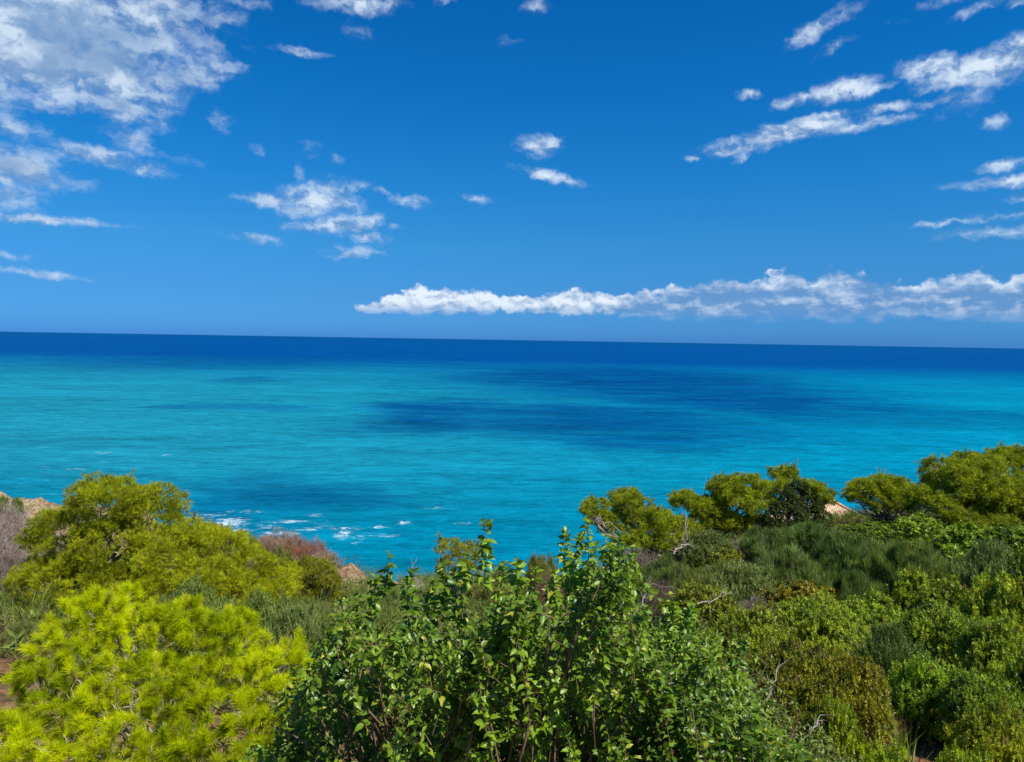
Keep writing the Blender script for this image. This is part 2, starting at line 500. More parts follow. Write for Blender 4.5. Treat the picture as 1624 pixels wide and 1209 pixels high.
def ground_mat():
    m, t = mat_new('earth_and_rock')
    ge = t.n('ShaderNodeNewGeometry')
    p = ge.outputs['Position']
    sx = t.n('ShaderNodeSeparateXYZ', {0: p})
    n1 = t.noise(p, 0.5, 8, 0.65).outputs[0]
    n2 = t.noise(p, 4.0, 6, 0.7).outputs[0]
    strata = t.noise(t.vm('MULTIPLY', p, (0.25, 0.25, 3.2)).outputs[0], 0.7, 8, 0.65).outputs[0]
    soil = t.mix(t.mr(n1, 0.35, 0.65), (0.20, 0.085, 0.04), (0.34, 0.19, 0.09))
    litter = t.mix(t.mr(n2, 0.4, 0.62), soil, (0.10, 0.065, 0.035))
    rock = t.mix(t.mr(strata, 0.38, 0.62), (0.20, 0.13, 0.075), (0.40, 0.30, 0.18))
    rock = t.mix(t.mr(n2, 0.52, 0.7), rock, (0.50, 0.36, 0.22))
    rock = t.mix(t.mr(n2, 0.48, 0.40), rock, (0.13, 0.075, 0.04))
    n3 = t.noise(p, 1.1, 6, 0.65).outputs[0]
    rock = t.mix(t.mr(n3, 0.56, 0.62), rock, (0.16, 0.15, 0.06))
    far = t.m('MULTIPLY', t.mr(sx.outputs[1], 32.0, 38.0), t.mr(sx.outputs[0], 9.0, 3.0))
    c = t.mix(far, litter, rock)
    # pale gravel patch and wet base of the cliff
    wet = t.mr(t.m('ADD', sx.outputs[2], t.m('MULTIPLY', n2, 1.5)), 1.8, 0.8)
    c = t.mix(wet, c, (0.06, 0.045, 0.03))
    h = t.m('ADD', t.m('MULTIPLY', strata, 0.7), t.m('MULTIPLY', n2, 0.5))
    b = t.n('ShaderNodeBump', {'Height': h, 'Strength': 0.9, 'Distance': 0.25})
    pr = t.n('ShaderNodeBsdfPrincipled', {'Base Color': c, 'Roughness': 0.9, 'Normal': b.outputs[0], 'Specular IOR Level': 0.15})
    t.n('ShaderNodeOutputMaterial', {0: pr.outputs[0]})
    return m


def sea_mat():
    m, t = mat_new('sea_water')
    ge = t.n('ShaderNodeNewGeometry')
    p = ge.outputs['Position']
    nw = t.noise(p, 0.012, 5, 0.6)
    nwv = t.vm('MULTIPLY', t.vm('SUBTRACT', nw.outputs['Color'], (0.5,) * 3).outputs[0], (110, 90, 0)).outputs[0]
    nv = t.noise(p, 0.08, 4, 0.6)
    nvv = t.vm('MULTIPLY', t.vm('SUBTRACT', nv.outputs['Color'], (0.5,) * 3).outputs[0], (22, 10, 0)).outputs[0]
    dist_ = t.n('ShaderNodeSeparateXYZ', {0: p}).outputs[1]
    amp = t.mr(dist_, 100.0, 400.0, 0.25, 1.0)
    nwv2 = t.vm('SCALE', nwv); t.t.links.new(amp, nwv2.inputs['Scale'])
    pw = t.vm('ADD', t.vm('ADD', p, nwv2.outputs[0]).outputs[0], nvv).outputs[0]
    yy = t.n('ShaderNodeSeparateXYZ', {0: pw}).outputs[1]
    xx = t.n('ShaderNodeSeparateXYZ', {0: pw}).outputs[0]
    lr = t.mr(t.m('DIVIDE', xx, t.m('MAXIMUM', yy, 50.0)), -0.6, 0.5)
    turq = t.mix(lr, SEA['turq_l'], SEA['turq_r'])
    # nearer water a shade darker
    turq = t.mix(t.mr(yy, 190.0, 105.0), turq, SEA['near'])
    deep = t.mr(yy, 560.0, 1150.0)
    c = t.mix(t.m('MULTIPLY', t.mr(yy, 330.0, 800.0), 0.55), turq, SEA['mid'])
    c = t.mix(deep, c, SEA['deep'])
    c = t.mix(t.mr(yy, 1500.0, 9000.0), c, SEA['far'])
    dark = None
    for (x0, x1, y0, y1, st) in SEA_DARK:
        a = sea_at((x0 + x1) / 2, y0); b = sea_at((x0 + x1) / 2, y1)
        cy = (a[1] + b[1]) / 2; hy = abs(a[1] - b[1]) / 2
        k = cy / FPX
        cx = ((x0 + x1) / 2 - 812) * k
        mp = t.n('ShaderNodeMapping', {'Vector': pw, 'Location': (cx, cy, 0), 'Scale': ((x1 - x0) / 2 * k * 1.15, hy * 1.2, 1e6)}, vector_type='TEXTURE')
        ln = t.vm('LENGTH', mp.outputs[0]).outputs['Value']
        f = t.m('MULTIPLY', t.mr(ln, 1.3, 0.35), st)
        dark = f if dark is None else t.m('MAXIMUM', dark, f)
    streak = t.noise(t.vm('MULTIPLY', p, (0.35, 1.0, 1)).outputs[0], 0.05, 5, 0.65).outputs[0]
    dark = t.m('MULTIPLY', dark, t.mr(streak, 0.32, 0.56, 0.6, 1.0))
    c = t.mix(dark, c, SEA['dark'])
    # gentle mottling of the water colour
    mott = t.noise(t.vm('MULTIPLY', p, (0.4, 1.0, 1)).outputs[0], 0.12, 6, 0.7, 1.0).outputs[0]
    mott2 = t.noise(t.vm('MULTIPLY', p, (0.3, 1.0, 1)).outputs[0], 0.022, 5, 0.6).outputs[0]
    mott3 = t.noise(t.vm('MULTIPLY', p, (0.5, 1.0, 1)).outputs[0], 0.42, 5, 0.7, 1.2).outputs[0]
    mm = t.m('ADD', t.mr(mott, 0.3, 0.7, -0.28, 0.28, False), t.mr(mott2, 0.3, 0.7, -0.16, 0.16, False))
    mm = t.m('ADD', mm, t.mr(mott3, 0.3, 0.7, -0.26, 0.26, False))
    hs = t.n('ShaderNodeHueSaturation', {'Color': c, 'Value': t.m('ADD', 1.0, mm)})
    c = hs.outputs[0]
    # foam
    fw = t.noise(p, 0.5, 6, 0.7)
    fwv = t.vm('MULTIPLY', t.vm('SUBTRACT', fw.outputs['Color'], (0.5,) * 3).outputs[0], (5.0, 3.2, 0)).outputs[0]
    pf = t.vm('ADD', p, fwv).outputs[0]
    foam = None
    for (fx, fy, rx, ry, st) in FOAM:
        a = sea_at(fx, fy); k = a[1] / FPX
        b = sea_at(fx, fy - ry)
        mp = t.n('ShaderNodeMapping', {'Vector': pf, 'Location': (a[0], a[1], 0), 'Scale': (rx * k, abs(b[1] - a[1]), 1e6)}, vector_type='TEXTURE')
        ln = t.vm('LENGTH', mp.outputs[0]).outputs['Value']
        f = t.m('MULTIPLY_ADD', ln, -st, st)
        foam = f if foam is None else t.m('MAXIMUM', foam, f)
    fn = t.noise(t.vm('MULTIPLY', p, (0.35, 0.8, 1)).outputs[0], 0.9, 8, 0.75, 0.8).outputs[0]
    lace = t.noise(t.vm('MULTIPLY', pf, (0.6, 1.0, 1)).outputs[0], 0.55, 4, 0.6, 0.5).outputs[0]
    lace = t.m('SUBTRACT', 1.0, t.m('MULTIPLY', t.m('ABSOLUTE', t.m('SUBTRACT', lace, 0.5)), 9.0))
    foamm = t.mr(t.m('ADD', t.m('MULTIPLY', foam, 0.85), t.m('ADD', t.m('MULTIPLY', lace, 0.75), t.m('MULTIPLY', t.m('SUBTRACT', fn, 0.55), 4.5))), 0.45, 1.5)
    foamm = t.m('MULTIPLY', foamm, t.mr(foam, -0.4, 0.1))
    # scattered small whitecaps towards the left shore
    wc = t.noise(t.vm('MULTIPLY', p, (0.3, 1.0, 1)).outputs[0], 0.5, 6, 0.7).outputs[0]
    wreg = t.mr(t.m('ADD', xx, t.m('MULTIPLY', yy, 0.42)), 25.0, -40.0)
    wcm = t.m('MULTIPLY', t.mr(wc, 0.62, 0.72), t.m('MULTIPLY', wreg, t.mr(yy, 420.0, 200.0)))
    foamm = t.m('MAXIMUM', foamm, t.m('MULTIPLY', wcm, 0.5))
    c = t.mix(foamm, c, (0.5, 0.62, 0.68))
    # waves
    h1 = t.noise(t.vm('MULTIPLY', p, (0.35, 1.0, 1)).outputs[0], 0.22, 5, 0.62, 0.4).outputs[0]
    h2 = t.noise(t.vm('MULTIPLY', p, (0.5, 1.0, 1)).outputs[0], 0.9, 5, 0.65).outputs[0]
    h = t.m('ADD', t.m('MULTIPLY', h1, 1.8), t.m('MULTIPLY', h2, 0.55))
    b = t.n('ShaderNodeBump', {'Height': h, 'Strength': 1.0, 'Distance': 1.0})
    df = t.n('ShaderNodeBsdfDiffuse', {'Color': c, 'Normal': b.outputs[0]})
    gl = t.n('ShaderNodeBsdfGlossy', {'Color': (0.15, 0.7, 1, 1), 'Roughness': 0.28, 'Normal': b.outputs[0]})
    fr = t.n('ShaderNodeFresnel', {'IOR': 1.33, 'Normal': b.outputs[0]})
    ff = t.m('MULTIPLY', t.m('MINIMUM', fr.outputs[0], 0.35), t.m('SUBTRACT', SEA['gloss'], t.m('MULTIPLY', foamm, SEA['gloss'])))
    mx = t.n('ShaderNodeMixShader', {0: ff, 1: df.outputs[0], 2: gl.outputs[0]})
    t.n('ShaderNodeOutputMaterial', {0: mx.outputs[0]})
    return m


SEA = dict(turq_l=(0.010, 0.205, 0.275), turq_r=(0.0, 0.20, 0.31), near=(0.0, 0.17, 0.265), mid=(0.0, 0.085, 0.225), deep=(0.0, 0.054, 0.20),
           dark=(0.0, 0.048, 0.165), far=(0.0, 0.052, 0.175), gloss=0.35)
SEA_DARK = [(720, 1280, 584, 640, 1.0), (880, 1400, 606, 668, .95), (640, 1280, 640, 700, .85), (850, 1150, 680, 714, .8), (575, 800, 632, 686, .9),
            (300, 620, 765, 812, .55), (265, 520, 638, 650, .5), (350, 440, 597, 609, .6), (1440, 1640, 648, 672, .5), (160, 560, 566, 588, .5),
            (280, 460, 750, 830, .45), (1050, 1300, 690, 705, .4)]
FOAM = [(350, 832, 48, 13, 1.7), (375, 842, 30, 9, 1.5), (420, 836, 40, 4, .9), (460, 828, 60, 3, .7), (440, 846, 40, 5, 1.0), (330, 818, 30, 4, .8), (600, 850, 40, 3, .5), (545, 838, 40, 3, .7), (487, 840, 22, 5, 1.0), (545, 846, 19, 9, 1.2), (572, 852, 22, 4, .8), (565, 862, 12, 4, .9),
        (642, 829, 13, 5, 1.1), (600, 836, 12, 4, .9), (733, 830, 16, 2.5, .9), (500, 817, 16, 3, .6), (520, 835, 30, 3, .6), (690, 806, 20, 2, .4),
        (165, 718, 14, 2, .8), (265, 722, 8, 2, .8), (120, 745, 18, 2, .4), (310, 822, 30, 5, .7), (390, 812, 30, 3, .5)]

# ------------------------------------------------------------------ sea and ground
def build_sea():
    # one sheet, finer near the shore, reaching past the horizon
    rr = np.array([0, 60, 120, 250, 500, 1000, 2500, 6000, 15000, 40000, 90000], float)
    n = 64
    V = [(0, 0, 0)]; F3 = []; F4 = []
    for i, r_ in enumerate(rr[1:]):
        for k in range(n):
            a = 2 * math.pi * k / n
            V.append((r_ * math.cos(a), r_ * math.sin(a), 0))
    for k in range(n):
        F3.append((0, 1 + k, 1 + (k + 1) % n))
    for i in range(len(rr) - 2):
        b = 1 + i * n
        for k in range(n):
            F4.append((b + k, b + n + k, b + n + (k + 1) % n, b + (k + 1) % n))
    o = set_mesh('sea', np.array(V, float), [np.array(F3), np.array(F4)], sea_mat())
    tag(o, 'turquoise sea turning deep blue towards the horizon', 'water', kind='structure')


def build_ground():
    xs = np.concatenate([np.linspace(-400, -70, 34)[:-1], np.arange(-70, 70, 0.5), np.linspace(70, 400, 34)])
    ys = np.concatenate([np.linspace(-120, -4, 30)[:-1], np.arange(-4, 62, 0.4), np.linspace(62, 150, 70)])
    X, Y = np.meshgrid(xs, ys)
    Z = ground_z(X, Y)
    # the plateau behind and to the sides runs on; its far rim drops into the sea
    V = np.stack([X, Y, Z], axis=2).reshape(-1, 3)
    nx = len(xs); ny = len(ys)
    i, j = np.meshgrid(np.arange(nx - 1), np.arange(ny - 1))
    a = (j * nx + i).ravel()
    F = np.stack([a, a + 1, a + nx + 1, a + nx], axis=1)
    o = set_mesh('ground', V, F, ground_mat(), smooth=True)
    tag(o, 'reddish earth slope ending in an ochre rock cliff', 'ground', kind='structure')


build_sea()
build_ground()

# ------------------------------------------------------------------ foliage templates
def tuft(n, L, w, lo=10, hi=75, seed=1, bend=0.0):
    r = np.random.default_rng(seed)
    V = []; F = []
    for i in range(n):
        th = R(r.uniform(lo, hi)); ph = r.uniform(0, 2 * math.pi)
        d = np.array([math.sin(th) * math.cos(ph), math.sin(th) * math.sin(ph), math.cos(th)])
        s = norm(np.cross(d, r.normal(size=3)))
        l = L * r.uniform(.7, 1.05)
        b = np.array([0, 0, r.uniform(-0.5, 0.25) * L])
        k = len(V)
        V += [b - s * w / 2, b + s * w / 2, b + d * l]
        F.append((k, k + 1, k + 2))
    return np.array(V), np.array(F)


def sprig(n, L, w, spread, seed=2, stem=0.06):
    """short shoot with pointed leaflets all round"""
    r = np.random.default_rng(seed)
    V = []; F = []
    for i in range(n):
        ph = i * 2.4; h = stem * (i / n)
        th = R(r.uniform(*spread))
        d = np.array([math.sin(th) * math.cos(ph), math.sin(th) * math.sin(ph), math.cos(th)])
        s = norm(np.cross(d, np.array([0, 0, 1.0])) + r.normal(size=3) * .3)
        b = np.array([0, 0, h]); l = L * r.uniform(.75, 1.1)
        k = len(V)
        V += [b, b + d * l * .45 + s * w / 2, b + d * l, b + d * l * .45 - s * w / 2]
        F.append((k, k + 1, k + 2, k + 3))
    return np.array(V), np.array(F)


def blades(n, L, w, fan, seed=3):
    r = np.random.default_rng(seed)
    V = []; F = []
    for i in range(n):
        d = norm(np.array([r.normal() * fan, r.normal() * fan, 1.0]))
        s = norm(np.cross(d, r.normal(size=3)))
        b = np.array([r.normal() * .03, r.normal() * .03, r.uniform(-.5, 0.1) * L]); l = L * r.uniform(.5, 1.1)
        k = len(V)
        V += [b - s * w / 2, b + s * w / 2, b + d * l]
        F.append((k, k + 1, k + 2))
    return np.array(V), np.array(F)


def twigs(n, L, w, seed=4):
    """forked bare twig fan"""
    r = np.random.default_rng(seed)
    V = []; F = []

    def br(b, d, l, ww, lv):
        e = b + d * l
        s = norm(np.cross(d, r.normal(size=3)))
        k = len(V)
        V.extend([b - s * ww / 2, b + s * ww / 2, e + s * ww * .3, e - s * ww * .3])
        F.append((k, k + 1, k + 2, k + 3))
        if lv:
            for q in range(2 if lv > 1 else 3):
                br(b + d * l * r.uniform(.4, 1), norm(d + r.normal(size=3) * .55), l * r.uniform(.5, .8), ww * .65, lv - 1)
    for i in range(n):
        br(np.zeros(3), norm(np.array([r.normal() * .5, r.normal() * .5, 1.0])), L * .45, w, 2)
    return np.array(V), np.array(F)


LEAF_V = np.array([[0, 0, 0], [-.22, .08, .22], [0, -.03, .25], [.22, .08, .22], [-.28, .12, .5], [0, -.02, .55], [.28, .12, .5],
                   [-.14, .02, .8], [0, -.07, .82], [.14, .02, .8], [0, -.2, 1.05]], float)
LEAF_F3 = np.array([[0, 2, 1], [0, 3, 2], [7, 8, 10], [8, 9, 10]])
LEAF_F4 = np.array([[1, 2, 5, 4], [2, 3, 6, 5], [4, 5, 8, 7], [5, 6, 9, 8]])


def fib(n):
    i = np.arange(n) + .5
    ph = np.arccos(1 - 2 * i / n); th = math.pi * (1 + 5 ** .5) * i
    return np.stack([np.cos(th) * np.sin(ph), np.sin(th) * np.sin(ph), np.cos(ph)], 1)


def puffs(lobes, sub=24, rs=0.3, dens=80, flat=0.8, low=-0.35, updir=0.35, shell=(0.6, 1.05), keep=0.72):
    """lobes: (n,4) x,y,z,r.  Returns points and outward directions of leaf clusters on small clumps that cover the lobes."""
    lobes = np.asarray(lobes, float)
    C = []; Rr = []
    for (x, y, z, r) in lobes:
        n = max(5, int(sub * rng.uniform(.85, 1.15)))
        d = norm(fib(n) + rng.normal(size=(n, 3)) * .22)
        d = d[d[:, 2] > low - .2]
        rad = r * rng.uniform(.68, 1.0, len(d))
        c = np.array([x, y, z]) + d * rad[:, None] * np.array([1, 1, flat])
        C.append(c); Rr.append(r * rs * rng.uniform(.65, 1.35, len(d)))
    C = np.concatenate(C); Rr = np.concatenate(Rr)
    # drop clumps buried in another lobe
    ok = np.ones(len(C), bool)
    for (x, y, z, r) in lobes:
        q = (C - np.array([x, y, z])) / np.array([1, 1, flat])
        ok &= (np.linalg.norm(q, axis=1) > r * .62)
    C = C[ok]; Rr = Rr[ok]
    cnt = np.maximum(4, (dens * 4 * math.pi * Rr ** 2 * .62)).astype(int)
    idx = np.repeat(np.arange(len(C)), cnt)
    d = norm(rng.normal(size=(len(idx), 3)))
    d[:, 2] = np.where((d[:, 2] < low) & (rng.random(len(d)) < keep), -d[:, 2], d[:, 2])
    rr = Rr[idx] * rng.uniform(*shell, len(idx))
    Pp = C[idx] + d * rr[:, None] * np.array([1, 1, .85])
    D = norm(d + np.array([0, 0, updir]) + rng.normal(size=d.shape) * .3)
    return Pp, D, C, Rr


def spikes(Pp, D, n, ln, k=6, up=.5):
    """shoots that reach past the outline, so crowns end raggedly"""
    ix = rng.integers(0, len(Pp), n)
    d = norm(D[ix] + np.array([0, 0, up]) + rng.normal(size=(n, 3)) * .25)
    L_ = ln * rng.uniform(.35, 1.0, n)
    t = np.linspace(.1, 1, k)
    q = Pp[ix][:, None] + d[:, None] * (L_[:, None] * t)[:, :, None]
    return np.concatenate([Pp, q.reshape(-1, 3)]), np.concatenate([D, np.repeat(d, k, 0)])


T_PINE = [tuft(12, .09, .0085, 8, 75, s) for s in (1, 2)]
T_PINE_FAR = [tuft(9, .19, .024, 10, 80, s) for s in (3, 4)]
T_LENT = [sprig(11, .045, .019, (25, 85), s) for s in (5, 6)]
T_LENT_FAR = [sprig(9, .085, .036, (25, 85), s) for s in (7, 8)]
T_HEATH = [blades(16, .19, .012, .38, s) for s in (9, 10)]
T_OLIVE = [sprig(10, .07, .016, (15, 60), s, .1) for s in (11, 12)]
T_TWIG = [twigs(4, .5, .012, s) for s in (13, 14)]


def cloud_mesh(name, tpls, Pp, D, sc_, mat, parent, up=None):
    Vs = []; Fs = []; Rn = []; n = 0
    parts = np.array_split(rng.permutation(len(Pp)), len(tpls))
    for (tv, tf), ix in zip(tpls, parts):
        V, F, r = inst(tv, tf, Pp[ix], D[ix], sc_[ix] if isinstance(sc_, np.ndarray) else rng.uniform(sc_[0], sc_[1], len(ix)), None if up is None else up[ix])
        Vs.append(V); Fs.append(F + n); Rn.append(r); n += len(V)
    Fg = [np.concatenate([f for f in Fs if f.shape[1] == k]) for k in sorted({f.shape[1] for f in Fs})]
    return set_mesh(name, np.concatenate(Vs), Fg, mat, parent, np.concatenate(Rn))


def px_lobes(lst, d, flat_r=1.0):
    out = []
    for q in lst:
        px, py, r = q[:3]; dd = d + (q[3] if len(q) > 3 else rng.uniform(-.04, .04) * d)
        p = P(px, py, dd)
        out.append((*p, r * dd / FPX * flat_r))
    return np.array(out)


def pine(name, base_px, d, lobes, label, tpl, mat, group, dens=80, sub=24, rs=.3, sc_=(.8, 1.2), flat=.8, trunk_r=.14,
         color=(1, 1, 1), bare=None, base=None, twist=0.1, fill_back=True):
    L = px_lobes(lobes, d)
    if fill_back:                                  # the crown is as deep as it is wide
        B = L.copy(); w = (L[:, 0].max() - L[:, 0].min()) * .35
        B[:, 1] += w * rng.uniform(.5, 1.1, len(B)); B[:, 0] += rng.normal(size=len(B)) * .3 * B[:, 3]; B[:, 2] -= .15 * B[:, 3]
        B[:, 3] *= .9
        B = B[rng.random(len(B)) < .8]
        L = np.concatenate([L, B])
    if base is None:
        bx = P(base_px, 600, d)[0]; by = d + .3
        base = np.array([bx, by, gz(bx, by) - .08])
    root = thing(name, tuple(base), label, 'tree', group)
    T = Tubes()
    cen = L[:, :3].mean(0)
    fork = base * .45 + cen * .55 + np.array([0, 0, -.35 * (cen[2] - base[2]) * .3])
    tp = T.limb(base, fork, trunk_r, trunk_r * .65, twist, 9, sides=8)
    for (x, y, z, r) in L:
        st = tp[rng.integers(5, 9)]
        e = np.array([x, y, z - r * .1])
        p = T.limb(st, e, trunk_r * .45, trunk_r * .12, .13, 8, -.05)
        for q in range(7):
            a = p[rng.integers(3, 8)]
            b = np.array([x, y, z]) + norm(rng.normal(size=3)) * r * rng.uniform(.6, .95) * np.array([1, 1, flat])
            T.limb(a, b, trunk_r * .13, trunk_r * .04, .15, 5, sides=4)
    for bb in (bare or []):                        # bare grey boughs below the crown
        p0 = P(bb[0], bb[1], d - .2); p1 = P(bb[2], bb[3], d - .5)
        p = T.limb(p0, p1, bb[4], bb[4] * .3, .12, 8)
        for q in range(6):
            a = p[rng.integers(2, 8)]
            T.limb(a, a + norm(p1 - p0 + rng.normal(size=3) * .5 * np.linalg.norm(p1 - p0)) * np.linalg.norm(p1 - p0) * rng.uniform(.3, .6),
                   bb[4] * .35, bb[4] * .1, .15, 5, sides=4)
    T.V = [v - base for v in T.V]
    T.build('trunk', M['bark'], root)
    Pp, D, C, _ = puffs(L, sub, rs, dens, flat)
    Pp, D = spikes(Pp, D, len(L) * 9, .12 + .006 * d, 5, .3)
    cr = cloud_mesh('crown', tpl, Pp - base, D, sc_, mat, root)
    cr.color = (*color, 1)
    return root, L


GP_L = 'pines on the left slope'
GP_R = 'wind-shaped pines along the skyline'

# ------------------------------------------------------------------ pines
pine('pine_tree', 150, 17, [(160, 800, 52), (243, 812, 50), (100, 850, 52), (180, 870, 62, -.6), (262, 868, 42), (66, 925, 48, -.4), (130, 935, 62, -1.0),
     (205, 940, 50, -1.0), (95, 1000, 56, -1.3), (180, 1010, 50, -1.2), (45, 985, 36, -.6), (70, 1055, 42, -1.0), (215, 800, 35, .5), (140, 1060, 55, -1)],
     'large rounded olive-green pine, the tallest on the left slope above the lime-green young pine', T_PINE, M['pine'], GP_L, dens=190, sub=40, rs=.29, trunk_r=.16)
pine('pine_tree', 330, 14.5, [(300, 868, 40), (350, 880, 42, .4), (262, 895, 42, -.3), (398, 902, 40), (432, 925, 30, .2), (330, 928, 46, -.6), (250, 940, 42, -.5),
     (385, 945, 42, -.5), (446, 948, 22, 0), (338, 856, 22, .6), (300, 960, 40, -.7)],
     'yellow-green bushy pine just right of the tallest left-hand pine, in front of it', T_PINE, M['pine'], GP_L, dens=190, sub=40, rs=.29, trunk_r=.11, color=(1.12, 1.1, 1.0))
pine('pine_tree', 497, 25, [(490, 905, 26), (517, 915, 24), (480, 935, 26), (512, 945, 28, -.4), (490, 965, 26, -.4), (530, 960, 14)],
     'small dark olive pine standing alone below the reddish dead bushes', T_PINE_FAR, M['pine_far'], GP_L, dens=90, sub=24, rs=.3, sc_=(.5, .8), trunk_r=.09, color=(.85, .75, .8))
pine('pine_tree', 728, 24, [(716, 872, 22), (738, 880, 24), (722, 900, 26, -.3), (748, 905, 18), (705, 905, 16)],
     'small yellow-green pine rising behind the leafy shrub, alone against the sea', T_PINE_FAR, M['pine_far'], GP_L, dens=90, sub=20, rs=.3, sc_=(.45, .75), trunk_r=.07, color=(1.2, 1.05, 1))

FAR = dict(tpl=T_PINE_FAR, mat=M['pine_far'], group=GP_R, dens=75, sub=28, rs=.28, sc_=(.75, 1.15), flat=.68)
pine('pine_tree', 1050, 34, [(945, 808, 24), (1000, 800, 28, 1), (1018, 822, 30), (970, 835, 24), (1045, 835, 32, -.5), (1085, 842, 28), (1010, 860, 24, -1), (1060, 862, 26, -1), (1100, 865, 18), (935, 812, 14)],
     'leaning flat-topped pine, leftmost on the right-hand skyline, with a pale bent trunk', **FAR, trunk_r=.2, bare=[(1078, 888, 1068, 840, .14), (1066, 885, 1092, 850, .1), (1030, 880, 1000, 850, .07)])
pine('pine_tree', 1170, 37, [(1090, 800, 26), (1115, 808, 22), (1135, 800, 20), (1155, 778, 28), (1190, 775, 30), (1170, 800, 30, -1), (1210, 800, 26), (1150, 830, 26, -1), (1110, 828, 22, -1), (1200, 835, 24, -1)],
     'broad two-domed pine in the middle of the skyline trees, left of the dark evergreen', **FAR, trunk_r=.2, bare=[(1205, 872, 1200, 815, .12), (1212, 872, 1235, 830, .1)])
pine('pine_tree', 1262, 38, [(1247, 756, 20), (1240, 775, 18), (1285, 775, 20), (1302, 785, 20), (1220, 778, 18), (1312, 796, 13)],
     'slim pine with a small round top tuft poking above the dark evergreen tree', **FAR, trunk_r=.16)
pine('pine_tree', 1415, 37, [(1375, 782, 28), (1410, 775, 28), (1440, 785, 26), (1360, 790, 17), (1395, 795, 26, -1), (1470, 790, 24), (1425, 802, 24, -1), (1490, 796, 22)],
     'low umbrella-shaped pine right of the tiled roof with bare grey boughs beneath', **FAR, trunk_r=.2,
     bare=[(1422, 860, 1420, 800, .13), (1422, 842, 1370, 815, .08), (1422, 845, 1455, 812, .08), (1420, 835, 1395, 812, .07), (1424, 850, 1400, 828, .06), (1424, 835, 1448, 822, .06)])
pine('pine_tree', 1545, 32, [(1520, 750, 28), (1560, 745, 34), (1600, 738, 32), (1640, 738, 36), (1500, 772, 26), (1540, 775, 36, -1), (1585, 780, 34, -1), (1630, 780, 36, -1),
     (1480, 790, 24), (1560, 800, 26, -1), (1600, 812, 30, -1), (1640, 825, 36, -1), (1500, 806, 24, -1.5), (1530, 826, 24, -2), (1585, 838, 28, -2.5), (1630, 858, 30, -3)],
     'largest spreading pine on the skyline, touching the right edge, with forked pale boughs', **FAR, trunk_r=.22,
     bare=[(1545, 845, 1543, 790, .13), (1545, 805, 1500, 780, .09), (1545, 808, 1580, 800, .09), (1600, 850, 1570, 800, .08)])

# dark evergreen among them, with round leaves
L = px_lobes([(1240, 800, 28), (1275, 800, 28), (1255, 825, 30), (1290, 822, 22), (1225, 828, 20), (1265, 780, 18), (1300, 840, 16)], 36)
b = np.array([P(1258, 600, 36)[0], 36.3, 0]); b[2] = gz(b[0], b[1]) - .08
root = thing('evergreen_tree', tuple(b), 'dark brownish-green evergreen tree squeezed between the skyline pines, left of the tiled roof', 'tree')
T = Tubes(); tp = T.limb(b, L[:, :3].mean(0), .16, .08, .08)
for l in L: T.limb(tp[4], l[:3], .07, .02, .12)
T.V = [v - b for v in T.V]; T.build('trunk', M['bark'], root)
Pp, D, _, _ = puffs(L, 24, .3, 70, .85)
o = cloud_mesh('crown', T_LENT_FAR, Pp - b, D, (1.0, 1.6), M['dark'], root)

